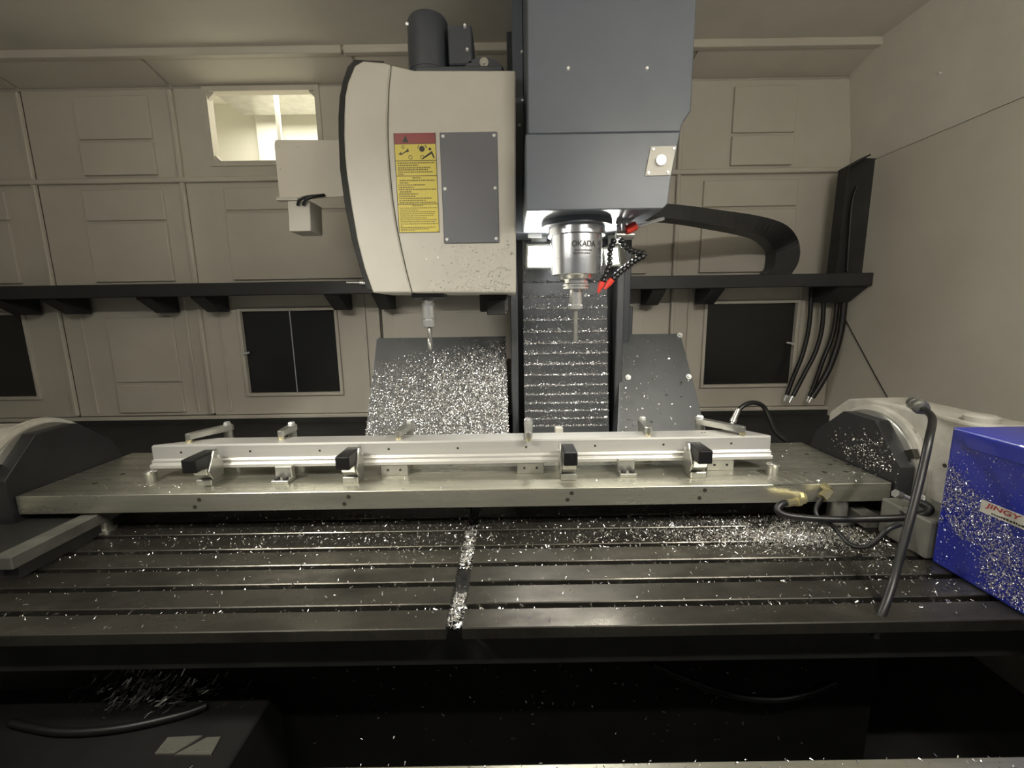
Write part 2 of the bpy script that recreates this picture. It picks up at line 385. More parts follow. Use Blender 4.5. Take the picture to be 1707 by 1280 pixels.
# upright guard at the right end of the shelf
gd = thing('cable_guard', 'upright black cable guard standing on the right end of the shelf', 'guard', (1.5, 2.05, 1.398))
q = [aY(1380, 457, 2.06), aY(1446, 456, 2.06), aY(1468, 264, 2.06), aY(1436, 263, 2.06), aY(1400, 283, 2.06)]
q[0].z = q[1].z = 1.399
MB().prism(q, (0, 0.01, 0)).obj('back_plate', 'black', gd, bevel=0.001)
e = [q[0], q[4], q[3]]
for a, b in ((q[0], q[4]), (q[4], q[3]), (q[1], q[2])):
    dd = (b - a).normalized(); nn = Vector((dd.z, 0, -dd.x)) * 0.006
    MB().prism([a, b, b + nn, a + nn], (0, -0.05, 0)).obj('side_flange', 'black', gd)
MB().tube([aY(1412, 452, 2.035), aY(1415, 400, 2.035), aY(1420, 340, 2.035), aY(1428, 310, 2.035)], 0.006, 8).obj('cable', 'rubber', gd, smooth=True)

# cable carrier arching from the head to the shelf
cc = thing('cable_carrier', 'dark cable carrier arching from the spindle head down to the shelf', 'cable carrier', (1.0, 1.8, 1.40))
outer = [(1078, 335), (1100, 338), (1150, 343), (1200, 350), (1250, 357), (1290, 366), (1315, 378), (1330, 398), (1334, 420), (1330, 440), (1318, 462)]
innr = [(1078, 359), (1100, 362), (1150, 368), (1200, 377), (1240, 385), (1268, 393), (1283, 404), (1292, 417), (1293, 432), (1290, 446), (1276, 463)]
nseg = len(outer)
def carr_Y(i): return 1.50 + (2.09 - 1.50) * min(1, i / (nseg - 4))
OP = [aY(*outer[i], carr_Y(i)) for i in range(nseg)]; IP = [aY(*innr[i], carr_Y(i)) for i in range(nseg)]
OP[-1].z = IP[-1].z = 1.402
def lerp_list(L, t):
    s = t * (len(L) - 1); i = min(int(s), len(L) - 2); f_ = s - i
    a = L[max(i - 1, 0)]; b = L[i]; c_ = L[i + 1]; d = L[min(i + 2, len(L) - 1)]
    return 0.5 * ((2 * b) + (c_ - a) * f_ + (2 * a - 5 * b + 4 * c_ - d) * f_ ** 2 + (3 * b - a - 3 * c_ + d) * f_ ** 3)
NL = 34; wv = Vector((0, 0.08, 0))
for k in range(NL):
    t0, t1 = k / NL, (k + 0.995) / NL
    a0, a1, b0, b1 = lerp_list(OP, t0), lerp_list(OP, t1), lerp_list(IP, t0), lerp_list(IP, t1)
    MB().prism([a0, a1, b1, b0], wv).obj('chain_link', 'bracket', cc)

# hoses hanging under the shelf
HH = [([(1351, 495), (1349, 540), (1338, 590), (1322, 630), (1311, 660)], 'thin black hose nearest the right dark window'),
      ([(1371, 495), (1371, 540), (1360, 585), (1340, 625), (1321, 662)], 'black hose second from the right dark window'),
      ([(1396, 495), (1390, 550), (1372, 600), (1358, 640), (1349, 662)], 'black hose third from the right dark window'),
      ([(1407, 495), (1402, 550), (1386, 605), (1368, 640), (1353, 663)], 'thick black hose farthest from the right dark window')]
for k, (pth, lab) in enumerate(HH):
    Yh = YW - 0.05 - 0.025 * (k % 2)
    t = thing('hanging_hose', lab, 'hose', aY(*pth[-1], Yh), 'hoses hanging under the cable shelf')
    pts = [aY(x, y, Yh) for x, y in pth]; pts[0].z = 1.36
    MB().tube(pts, 0.010 if k < 3 else 0.014, 10).obj('rubber_hose', 'rubber', t, smooth=True)
    d = (pts[-1] - pts[-2]).normalized()
    mb = MB(); mb.lathe(pts[-1] - d * 0.005, pts[-1] + d * 0.03, [(0, 0.012), (0.5, 0.012), (0.5, 0.009), (1, 0.009)], 10); mb.obj('end_fitting', 'bright', t, smooth=True)

# ================================================================== COLUMN, WAY COVER, GUARDS
YC = 1.93
col = thing('machine_column', 'dark column rising behind the spindle head', 'machine column', (0.23, 2.03, 0.0))
box('column_body', 'dark', col, 0.0, 0.53, YC, 2.12, 0.0, 2.36, 0.004)
box('guide_rail', 'guard', col, aY(852, 600, 1.86).x, aY(864, 600, 1.86).x, 1.84, YC, 0.62, 1.60, 0.004)
box('guide_rail', 'guard', col, aY(1024, 600, 1.86).x, aY(1036, 600, 1.86).x, 1.84, YC, 0.62, 1.60, 0.004)
box('side_box', 'dark', col, aY(1020, 530, 1.95).x, aY(1055, 530, 1.95).x, 1.95, 2.12, 0.62, aY(1040, 510, 1.95).z, 0.004)
wc = thing('way_cover', 'stepped dark telescopic way cover below the spindle head', 'way cover', (0.23, 1.86, 0.62))
LY = [352, 385, 418, 445, 470, 495, 514.6, 534, 553.8, 572.5, 590, 607.7, 625.6, 642.7, 658, 672, 685, 698, 710]
ledge = []
SX0, SX1 = 0.052, 0.415
for i in range(len(LY)):
    Ys = 1.905 - 0.0065 * i
    zt = aY(945, LY[i], Ys).z; zb = aY(945, LY[i + 1], Ys).z - 0.01 if i + 1 < len(LY) else 0.62
    MB().prism([(SX0, Ys, zt), (SX0, Ys, zb), (SX0, Ys + 0.02, zb), (SX0, Ys + 0.02, zt)], (SX1 - SX0, 0, 0)).obj('slat', 'guard', wc, bevel=0.0015)
    ledge.append((Ys, zt, i))

def sloped_guard(pts_px, yt, yb, label):
    a, b, c_, d = pts_px
    P = [aY(*a, yt), aY(*b, yt), aY(*c_, yb), aY(*d, yb)]
    P[0].z = P[1].z = (P[0].z + P[1].z) / 2
    for k in (2, 3):   # carry the sheet on down to the bed
        top = P[1] if k == 2 else P[0]; dirv = P[k] - top; P[k] = top + dirv * ((0.655 - top.z) / dirv.z)
    t = thing('chip_guard', label, 'chip guard', ((P[0].x + P[1].x) / 2, (yt + yb) / 2, 0.65), 'sloping chip guards beside the column')
    n = (P[1] - P[0]).cross(P[3] - P[0]).normalized()
    if n.y > 0: n = -n
    MB().prism(P, -n * 0.006).obj('sloping_sheet', 'guardsheet', t, bevel=0.001)
    return t, P, n
gl, GP, GN = sloped_guard([(628, 562), (843, 562), (848, 722), (610, 722)], 1.95, 1.76, 'sloping guard left of the column, buried in silver chips')
gr, RP, RN = sloped_guard([(1036, 556), (1134, 557), (1172, 700), (1030, 700)], 1.95, 1.76, 'sloping dark guard right of the column with bolt heads')
MB().prism([RP[0], RP[3], RP[3] + Vector((0, 0.12, 0)), RP[0] + Vector((0, 0.04, 0))], (0.004, 0, 0)).obj('side_sheet', 'guard', gr)
MB().prism([GP[0], GP[3], GP[3] + Vector((0, 0.12, 0)), GP[0] + Vector((0, 0.04, 0))], (0.004, 0, 0)).obj('side_sheet', 'guard', gl)
def on_plane(px, py, P0, n):
    d = ray(px, py); t = (P0 - O).dot(n) / d.dot(n); return O + d * t
for px, py in ((1133, 559), (1148, 628), (1047, 629)):
    p = on_plane(px, py, RP[0], RN); mb = MB(); mb.lathe(p, p + RN * 0.012, [(0, 0.012), (0.3, 0.012), (0.3, 0.008), (1, 0.007)], 12)
    mb.obj('bolt_head', 'screw', gr, smooth=True)

# dark bed surfaces behind the plate
bc = thing('bed_cover', 'black sloping bed cover behind the fixture plate', 'bed cover', (-0.6, 1.9, 0.59))
def bed(xa, xb, ya, yb):
    zf = lambda y: 0.60 + (y - 1.66) * 0.19
    MB().prism([(xa, yb, zf(yb)), (xa, ya, zf(ya)), (xa, ya, zf(ya) - 0.012), (xa, yb, zf(yb) - 0.012)], (xb - xa, 0, 0)).obj('cover_sheet', 'black', bc)
bed(-2.98, -0.72, 1.66, 2.175); bed(0.90, 1.64, 1.66, 2.175); bed(-0.72, 0.90, 1.64, 1.72)
bed(-0.72, -0.06, 1.98, 2.175); bed(0.58, 0.90, 1.98, 2.175)

# ================================================================== SPINDLE HEAD
YH = 1.30
hd = thing('spindle_head', 'dark grey spindle head with chrome spindle hanging over the fixture', 'spindle head', (0.25, 1.5, 1.36))
def hp(px, py): return aY(px, py, YH)
zb = hp(980, 350).z; zc = hp(980, 222).z
xl = 0.057
R1 = hp(1152, 185); R2 = hp(1138, 205); R3 = hp(1117, 304); R4 = hp(1113, 340); R5 = hp(1105, 350)
up = [(xl, zc + 0.0006), (xl, 2.365), (R1.x, 2.365), (R1.x, R1.z), (R2.x, R2.z), (hp(1134, 222).x, zc + 0.0006)]
MB().prism([(x, YH, z) for x, z in up], (0, 0.52, 0)).obj('upper_cover', 'head', hd, bevel=0.003)
lo = [(xl - 0.008, zb), (xl - 0.008, zc - 0.0006), (hp(1134, 222).x, zc - 0.0006), (R3.x, R3.z), (R4.x, R4.z), (R5.x, zb)]
MB().prism([(x, YH - 0.002, z) for x, z in lo], (0, 0.52, 0)).obj('lower_cover', 'head', hd, bevel=0.003)
box('side_cover', 'head', hd, 0.020, xl - 0.001, 1.64, 1.81, zb, 2.365, 0.002)
for px, py in ((947, 115), (1078, 115)):
    p = hp(px, py); cyl('cover_bolt', 'screw', hd, p + Vector((0, 0.003, 0)), p - Vector((0, 0.006, 0)), 0.006, 0.004, 10)
for px, py in ((874, 87), (875, 168), (870, 209)):
    p = aY(px - 4, py, 1.64); cyl('cover_bolt', 'screw', hd, p + Vector((0, 0.003, 0)), p - Vector((0, 0.006, 0)), 0.006, 0.004, 10)
# skewed access plate
A = [hp(*q_) for q_ in ((1084, 245), (1127, 244), (1117, 293), (1074, 294))]
pl = MB().prism([v - Vector((0, 0.0022, 0)) for v in A], (0, -0.003, 0)).obj('access_plate', 'cover', hd, bevel=0.001)
for q_ in ((1088, 250), (1122, 249), (1112, 288), (1080, 289)):
    p = hp(*q_) - Vector((0, 0.005, 0)); cyl('plate_screw', 'screw', pl, p, p - Vector((0, 0.003, 0)), 0.0045, 0.0035, 10)
p = hp(1100, 269) - Vector((0, 0.005, 0)); cyl('knob', 'screw', pl, p, p - Vector((0, 0.008, 0)), 0.016, 0.014, 20)
# spindle
SX, SY = 0.219, 1.47
zs = lambda py: aY(962, py, SY - 0.08).z
top_z = zb + 0.0
mb = MB(); mb.lathe((SX, SY, top_z), (SX, SY, zs(372)), [(0, 0.115), (1, 0.115)], 40); mb.obj('spindle_flange', 'head', hd, smooth=True)
mb = MB(); mb.lathe((SX, SY, zs(371)), (SX, SY, zs(387)), [(0, 0.093), (1, 0.093)], 40); mb.obj('spindle_collar', 'spindle', hd, smooth=True)
sp = MB().lathe((SX, SY, zs(386)), (SX, SY, zs(455)), [(0, 0.084), (0.60, 0.084), (0.60, 0.0825), (0.62, 0.0825), (0.62, 0.084), (1, 0.083)], 48).obj('spindle_body', 'spindle', hd, smooth=True)
mb = MB(); mb.lathe((SX, SY, zs(455)), (SX, SY, zs(470)), [(0, 0.082), (0.1, 0.062), (0.5, 0.055), (0.5, 0.042), (1, 0.040)], 40); mb.obj('spindle_nose', 'bright', hd, smooth=True)
nz = zs(470)
# OKADA lettering wrapped on the cylinder
def cyl_text(body, zc_, h, ang_mid, width, mat):
    o = text_obj('maker_lettering', body, mat, sp, (0, 0, 0), (1, 0, 0), (0, 1, 0), h, 0, width=width, bold=0.012)
    off = OFF[o.name]; r = 0.0852
    for v in o.data.vertices:
        c_ = v.co + off; a = ang_mid + (c_.x - width / 2) / r
        v.co = Vector((SX + r * math.sin(a), SY - r * math.cos(a), zc_ + c_.y)) - off
cyl_text('OKADA', zs(411), 0.018, 0.16, 0.080, 'ink')
def cyl_bars(zc_, h, a0, a1):
    mb = MB(); a = a0; r = 0.0852
    while a < a1:
        b = a + random.uniform(0.03, 0.07)
        vs = []
        for aa in (a, b):
            for zz in (zc_, zc_ + h): vs.append((SX + r * math.sin(aa), SY - r * math.cos(aa), zz))
        mb.add(vs, [(0, 2, 3, 1)]); a = b + 0.025
    mb.obj('small_print', 'ink', sp)
cyl_bars(zs(418), 0.0035, -0.2, 0.45); cyl_bars(zs(423), 0.0035, -0.25, 0.4)
# tool held in the spindle
tl = thing('tool_holder', 'chrome tool holder with a slim end mill clamped in the spindle', 'tool holder', (SX, SY, zs(572)), 'tool holders with cutters')
mb = MB(); mb.lathe((SX, SY, nz), (SX, SY, zs(481)), [(0, 0.030), (0.15, 0.046), (0.4, 0.046), (0.45, 0.038), (0.6, 0.038), (0.65, 0.046), (0.9, 0.046), (1, 0.034)], 32); mb.obj('flange', 'bright', tl, smooth=True)
mb = MB(); mb.lathe((SX, SY, zs(480)), (SX, SY, zs(516)), [(0, 0.0215), (0.75, 0.0215), (0.78, 0.025), (0.95, 0.025), (1, 0.019)], 28); mb.obj('collet_chuck', 'bright', tl, smooth=True)
mb = MB(); mb.cyl((SX, SY, zs(515)), (SX, SY, zs(573)), 0.0078, n=16); mb.obj('cutter', 'steel', tl, smooth=True)

# work lamps either side of the spindle
def work_lamp(px0, px1, py0, py1, Y, yaw, tilt, label):
    a = aY(px0, py0, Y); b = aY(px1, py1, Y); c_ = (a + b) / 2; hw = abs(b.x - a.x) / 2; hh = abs(a.z - b.z) / 2
    t = thing('work_lamp', label, 'lamp', (c_.x, c_.y, c_.z - hh), 'square work lamps beside the spindle')
    Rm = Matrix.Translation(c_) @ Matrix.Rotation(yaw, 4, 'Z') @ Matrix.Rotation(tilt, 4, 'X')
    MB().box(-hw - 0.008, hw + 0.008, 0.0, 0.045, -hh - 0.008, hh + 0.008, Rm).obj('housing', 'steel', t, bevel=0.003)
    mb = MB()
    for x0, x1, z0, z1 in ((-hw - 0.008, -hw, -hh - 0.008, hh + 0.008), (hw, hw + 0.008, -hh - 0.008, hh + 0.008), (-hw, hw, hh, hh + 0.008), (-hw, hw, -hh - 0.008, -hh)):
        mb.box(x0, x1, -0.008, 0.0, z0, z1, Rm)
    mb.obj('bezel', 'steel', t)
    MB().box(-hw, hw, -0.003, -0.0005, -hh, hh, Rm).obj('lit_panel', 'lamp', t)
    q0 = Rm @ Vector((0, 0.04, hh))
    MB().prism([q0 + Vector((-0.03, 0, -0.01)), q0 + Vector((0.03, 0, -0.01)), q0 + Vector((0.03, 0.0, 0.0)) + Vector((0, 0, zb - q0.z - 0.001)), q0 + Vector((-0.03, 0, zb - q0.z - 0.001))], (0, 0.006, 0)).obj('bracket', 'steel', t)
    return c_
work_lamp(880, 920, 410, 444, 1.70, math.radians(4), math.radians(20), 'blazing square work lamp left of the spindle')
work_lamp(1010, 1032, 414, 440, 1.70, math.radians(-38), math.radians(20), 'square work lamp right of the spindle, seen at an angle')
# lit splash plate under the head
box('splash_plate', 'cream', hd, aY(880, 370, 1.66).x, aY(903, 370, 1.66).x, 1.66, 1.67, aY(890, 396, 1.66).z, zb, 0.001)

# coolant lines
cool = thing('coolant_manifold', 'coolant manifold with red valve right of the spindle', 'manifold', aY(1045, 400, 1.45), None)
for px in (1032, 1041, 1050):
    a = aY(px, 351, 1.45); a.z = zb - 0.001; b = aY(px, 398 - (px - 1032) * 0.6, 1.45)
    MB().lathe(a, b, [(0, 0.010), (0.2, 0.010), (0.2, 0.0075), (0.8, 0.0075), (0.8, 0.010), (1, 0.010)], 12).obj('pipe', 'bright', cool, smooth=True)
a = aY(1027, 392, 1.45); b = aY(1056, 392, 1.45)
MB().cyl(a, b, 0.013, n=14).obj('manifold_block', 'steel', cool, smooth=True)
a = aY(1044, 384, 1.43); b = aY(1060, 376, 1.43)
MB().lathe(a, b, [(0, 0.011), (0.3, 0.014), (1, 0.014)], 12).obj('valve_handle', 'redplastic', cool, smooth=True)
a = aY(1060, 378, 1.43); b = aY(1108, 351, 1.40)
b.z = min(b.z, zb - 0.006)
MB().cyl(a, b, 0.0055, n=10).obj('feed_pipe', 'bright', cool, smooth=True)
def loc_line(path, Y, tip, label):
    P = [aY(*q_, Y) for q_ in path]
    t = thing('coolant_nozzle', label, 'coolant nozzle', P[-1], 'jointed coolant nozzles with red tips')
    L = [0]
    for i in range(len(P) - 1): L.append(L[-1] + (P[i + 1] - P[i]).length)
    n = max(4, int(L[-1] / 0.014))
    def at(s):
        for i in range(len(P) - 1):
            if s <= L[i + 1] + 1e-9:
                return P[i].lerp(P[i + 1], (s - L[i]) / (L[i + 1] - L[i]))
        return P[-1]
    for k in range(n):
        a = at(L[-1] * k / n); b = at(L[-1] * (k + 1.02) / n if k < n - 1 else L[-1])
        MB().lathe(a, b, [(0, 0.0075), (0.35, 0.0105), (0.75, 0.0105), (1, 0.0065)], 10).obj('joint_segment', 'black_plastic', t, smooth=True)
    e = aY(*tip, Y)
    MB().lathe(P[-1], e, [(0, 0.010), (0.35, 0.010), (1, 0.004)], 12).obj('red_tip', 'redplastic', t, smooth=True)
loc_line([(1034, 398), (1042, 412), (1056, 420), (1078, 424), (1058, 434), (1038, 450), (1020, 466)], 1.43, (1008, 482), 'black jointed coolant nozzle bent out to the right with red tip')
loc_line([(1024, 398), (1016, 420), (1017, 440), (1010, 456), (1004, 470)], 1.44, (997, 488), 'black jointed coolant nozzle hanging close to the spindle with red tip')

# ================================================================== TOOL MAGAZINE
YM = 1.40
mg = thing('tool_magazine', 'off-white rounded tool magazine cover with dark rim and motor on top', 'tool magazine', (-0.2, 1.5, 1.31))
def mp_(px, py, Y=YM): return aY(px, py, Y)
left = [(640, 104), (605, 101), (591, 109), (580, 136), (575, 159), (573.5, 190), (573, 225), (574.5, 260), (577.5, 290), (585, 340), (595.5, 400), (607, 445), (622, 488)]
seam = [(686, 488), (677, 455), (668, 415), (660, 376), (653, 330), (649, 290), (646, 250), (645, 206), (646.5, 150), (651, 108)]
MB().prism([mp_(*q_) for q_ in left + seam], (0, 0.22, 0)).obj('side_cover', 'cover', mg, bevel=0.004)
right = [(652.2, 108), (690, 117), (860, 117), (860, 488), (687.5, 488)] + [(x + 1.6, y) for x, y in seam[1:-1]]
MB().prism([mp_(*q_) for q_ in right], (0, 0.22, 0)).obj('front_cover', 'cover', mg, bevel=0.004)
rim = [(640, 101), (590, 98.5), (579, 110), (571, 134), (565.6, 160), (563.5, 195), (563.8, 225), (566, 280), (574, 340), (586, 400), (600, 450), (612, 484), (640, 486)]
MB().prism([mp_(*q_, YM + 0.05) for q_ in rim], (0, 0.10, 0)).obj('dark_rim', 'black', mg, bevel=0.003)
# access panel with six screws
Q = [mp_(*q_) for q_ in ((733, 221), (829, 220), (831, 405), (742, 406))]
zt_, zb_ = (Q[0].z + Q[1].z) / 2, (Q[2].z + Q[3].z) / 2
xa, xb = Q[0].x, Q[1].x
ap = MB().box(xa, xb, YM - 0.004, YM, zb_, zt_).obj('access_panel', 'panelgrey', mg, bevel=0.003)
for x in (xa + 0.01, xb - 0.01):
    for z in (zt_ - 0.012, (zt_ + zb_) / 2, zb_ + 0.012):
        cyl('panel_screw', 'screw', ap, (x, YM - 0.004, z), (x, YM - 0.007, z), 0.0055, 0.0045, 12)
# warning label
l0, l1 = mp_(656, 222).x, mp_(726, 222).x
lz1, lz0 = mp_(690, 222).z, mp_(690, 388).z
lb = MB().box(l0, l1, YM - 0.0008, YM, lz0, lz1).obj('warning_label', 'yellow', mg)
lb['label'] = 'yellow warning label with red header'
W_ = l1 - l0; H_ = lz1 - lz0
def lab(name, mat, u0, u1, v0, v1, d=0.0011):
    return MB().box(l0 + u0 * W_, l0 + u1 * W_, YM - d, YM - 0.0004, lz1 - v1 * H_, lz1 - v0 * H_).obj(name, mat, lb)
lab('red_header', 'red', 0.0, 1.0, 0.0, 0.105)
mb = MB()
for u0, u1, v0, v1 in ((0, 0.012, 0, 1), (0.988, 1, 0, 1), (0, 1, 0.994, 1.0), (0, 1, 0.267, 0.273), (0, 1, 0.418, 0.424), (0, 1, 0.704, 0.71), (0, 1, 0.103, 0.107)):
    mb.box(l0 + u0 * W_, l0 + u1 * W_, YM - 0.0013, YM - 0.0004, lz1 - v1 * H_, lz1 - v0 * H_)
mb.obj('ruled_lines', 'ink', lb)
def uv(u, v, d=0.0013): return Vector((l0 + u * W_, YM - d, lz1 - v * H_))
mb = MB()   # triangle sign in the header
mb.prism([uv(0.20, 0.09), uv(0.35, 0.09), uv(0.275, 0.02)], (0, 0.0006, 0)); mb.obj('triangle_sign', 'ink', lb)
mb = MB()   # pictograms: gear, arm and figure
def disc(u, v, r, n=18):
    return [uv(u, v) + Vector((r * math.cos(2 * math.pi * k / n), 0, r * math.sin(2 * math.pi * k / n))) for k in range(n)]
mb.prism(disc(0.66, 0.155, 0.0085), (0, 0.0006, 0)); mb.prism(disc(0.85, 0.158, 0.0042), (0, 0.0006, 0))
mb.prism([uv(0.66, 0.245), uv(0.90, 0.175), uv(0.96, 0.245), uv(0.93, 0.25), uv(0.88, 0.205), uv(0.68, 0.255)], (0, 0.0006, 0))
mb.prism([uv(0.55, 0.15), uv(0.58, 0.115), uv(0.595, 0.118), uv(0.565, 0.15)], (0, 0.0006, 0))
mb.prism([uv(0.73, 0.118), uv(0.75, 0.115), uv(0.78, 0.145), uv(0.765, 0.15)], (0, 0.0006, 0))
mb.prism([uv(0.09, 0.205), uv(0.16, 0.18), uv(0.16, 0.21)], (0, 0.0006, 0)); mb.prism([uv(0.27, 0.185), uv(0.32, 0.145), uv(0.35, 0.18)], (0, 0.0006, 0))
mb.prism([uv(0.15, 0.205), uv(0.30, 0.165), uv(0.30, 0.175), uv(0.15, 0.215)], (0, 0.0006, 0))
for (u, v, r) in ((0.375, 0.237, 0.006), (0.66, 0.237, 0.006), (0.21, 0.135, 0.0045)):
    for k in range(16):
        a0 = 2 * math.pi * k / 16; a1 = 2 * math.pi * (k + 1) / 16; c_ = uv(u, v)
        pt = lambda a, rr: c_ + Vector((rr * math.cos(a), 0, rr * math.sin(a)))
        mb.prism([pt(a0, r), pt(a1, r), pt(a1, r * 0.72), pt(a0, r * 0.72)], (0, 0.0006, 0))
mb.obj('pictogram', 'ink', lb)
mb = MB()   # rows of fine print, too small to read in the photograph
rows = [(0.292, .06, .95), (0.315, .06, .55), (0.34, .06, .85), (0.36, .06, .78), (0.383, .06, .9), (0.405, .06, .2),
        (0.44, .4, .6), (0.466, .08, .95), (0.49, .08, .3), (0.512, .05, .7), (0.535, .05, .42), (0.557, .05, .97), (0.58, .08, .35),
        (0.602, .05, .52), (0.625, .05, .45), (0.647, .05, .85), (0.668, .05, .7), (0.69, .05, .95),
        (0.722, .36, .62), (0.745, .05, .97), (0.765, .06, .5), (0.785, .05, .93), (0.805, .05, .88), (0.825, .05, .86), (0.846, .05, .7), (0.866, .05, .95), (0.886, .05, .9), (0.908, .05, .97), (0.93, .05, .1), (0.945, .05, .92), (0.962, .05, .75), (0.978, .05, .4)]
for v, a, b in rows:
    u = a
    while u < b:
        w2 = random.uniform(0.02, 0.06); hh = 0.0065 if v < 0.71 else 0.0045
        mb.box(l0 + u * W_, l0 + min(u + w2, b) * W_, YM - 0.0011, YM - 0.0004, lz1 - (v + hh) * H_, lz1 - (v - hh) * H_); u += w2 + 0.012
mb.obj('fine_print', 'inkline', lb)
# motor, gearbox and flange on top
def mbx(px0, px1, py0, py1, Y0, Y1, nm, mat='dark', bev=0.004):
    a = mp_(px0, py1, Y0); b = mp_(px1, py0, Y0); return box(nm, mat, mg, a.x, b.x, Y0, Y1, a.z, b.z, bev)
mbx(692, 838, 108, 122, 1.46, 1.60, 'motor_base')
mbx(748, 786, 40, 108, 1.47, 1.59, 'gearbox')
a = mp_(681, 90, 1.53); b = mp_(749, 90, 1.53); rM = (b.x - a.x) / 2; cx_ = (a.x + b.x) / 2
MB().lathe((cx_, 1.53, mp_(715, 118, 1.53 - rM).z), (cx_, 1.53, mp_(715, 12, 1.53 - rM).z), [(0, rM * 0.97), (0.12, rM * 0.97), (0.12, rM), (0.62, rM), (0.62, rM * 0.98), (0.94, rM * 0.98), (1, rM * 0.9)], 40).obj('motor', 'dark', mg, smooth=True)
pm = mp_(681, 40, 1.49); cyl('motor_bolt', 'screw', mg, pm, pm - Vector((0.008, 0, 0)), 0.005, n=8)
for q_ in ((775, 44), (779, 84)):
    pm = mp_(*q_, 1.468); cyl('motor_bolt', 'screw', mg, pm, pm - Vector((0, 0.008, 0)), 0.006, 0.004, 8)
cF = mp_(806, 117, 1.47); rF = abs(mp_(841, 117, 1.47).x - cF.x)
MB().prism([Vector((cF.x + rF * math.cos(math.pi * k / 16), 1.47, cF.z - 0.01 + rF * 0.72 * math.sin(math.pi * k / 16))) for k in range(17)], (0, 0.03, 0)).obj('round_flange', 'dark', mg)
pm = mp_(807, 105, 1.469)
MB().lathe(pm, pm - Vector((0, 0.012, 0)), [(0, 0.014), (0.4, 0.014), (0.4, 0.008), (1, 0.007)], 12).obj('hex_bolt', 'steel', mg, smooth=True)
# gripper block under the cover
a = mp_(800, 520, 1.55); b = mp_(846, 489, 1.55)
box('tool_gripper', 'black', mg, a.x, b.x, 1.55, 1.61, a.z, 1.32, 0.004)
a2 = mp_(812, 525, 1.54); box('gripper_finger', 'black', mg, a2.x, b.x - 0.006, 1.53, 1.55, a2.z, a.z + 0.04, 0.003)
box('tool_pot', 'dark', mg, mp_(690, 490, 1.48).x, mp_(742, 490, 1.48).x, 1.44, 1.53, 1.30, 1.318, 0.002)
# mounting arm back to the column
box('mounting_arm', 'dark', mg, -0.30, -0.01, 1.622, 2.10, 1.55, 1.85, 0.004)
# drill waiting in the magazine
DX, DY = mp_(715, 530, 1.485).x, 1.485
dz = lambda py: aY(715, py, DY).z
dr = thing('tool_holder', 'chrome tool holder with a twist drill hanging under the magazine', 'tool holder', (DX, DY, dz(586)), 'tool holders with cutters')
MB().lathe((DX, DY, 1.302), (DX, DY, dz(510)), [(0, 0.020), (0.3, 0.025), (0.45, 0.025), (0.5, 0.019), (0.62, 0.019), (0.66, 0.025), (1, 0.023)], 28).obj('flange', 'bright', dr, smooth=True)
MB().lathe((DX, DY, dz(510)), (DX, DY, dz(545)), [(0, 0.0225), (0.58, 0.0225), (0.60, 0.0175), (0.64, 0.0175), (0.66, 0.0245), (0.95, 0.0235), (1, 0.018)], 28).obj('collet_chuck', 'bright', dr, smooth=True)
mb = MB(); n1 = 40; vs = []; fs = []
za, zb2 = dz(544), dz(586)
for i in range(n1 + 1):          # twisted two-flute section
    t = i / n1; tw = t * 5.2; z = za + (zb2 - za) * t; tp = 1.0 if t < 0.9 else max(0.08, (1 - t) / 0.1)
    for k in range(16):
        a = 2 * math.pi * k / 16; r = 0.0095 * (0.66 + 0.34 * abs(math.cos(a)) ** 0.7) * tp
        vs.append((DX + r * math.cos(a + tw), DY + r * math.sin(a + tw), z))
for i in range(n1):
    for k in range(16):
        k2 = (k + 1) % 16; fs.append((i * 16 + k, i * 16 + k2, (i + 1) * 16 + k2, (i + 1) * 16 + k))
fs.append(tuple(range(16))); fs.append(tuple(n1 * 16 + k for k in range(15, -1, -1)))
MB().add(vs, fs).obj('twist_drill', 'steel', dr, smooth=True)

# sensor bracket and junction box left of the magazine
YB = 1.62
jb = thing('junction_box', 'painted bracket with small junction box and wires left of the magazine', 'junction box', aY(508, 388, YB))
a = aY(457, 334, YB); b = aY(560, 233, YB); b2 = aY(600, 300, YB)
MB().prism([aY(459, 233, YB), aY(600, 233, YB), aY(600, 325, YB), aY(466, 335, YB), aY(457, 240, YB)], (0, 0.006, 0)).obj('mounting_plate', 'wall', jb, bevel=0.001)
MB().prism([aY(465, 331, YB), aY(500, 331, YB), aY(500, 336, YB), aY(465, 336, YB)], (0, -0.02, 0)).obj('folded_lip', 'cover', jb)
qa = [aY(479, 335, YB - 0.02), aY(516, 334, YB - 0.02), aY(518, 385, YB - 0.02), aY(482, 386, YB - 0.02)]
MB().prism(qa, (0.0, 0.10, 0)).obj('box_body', 'cover', jb, bevel=0.002)
for q_ in ((464, 244), (497, 244), (467, 281)):
    pm = aY(*q_, YB); cyl('rivet', 'wall', jb, pm, pm - Vector((0, 0.003, 0)), 0.004, n=8)
for s in (0, 10):
    MB().tube([aY(496 + s, 342, YB - 0.025), aY(500 + s, 333, YB - 0.035), aY(512 + s, 328, YB - 0.03), aY(541, 325, YB - 0.006)], 0.005, 8).obj('wire', 'rubber', jb, smooth=True)

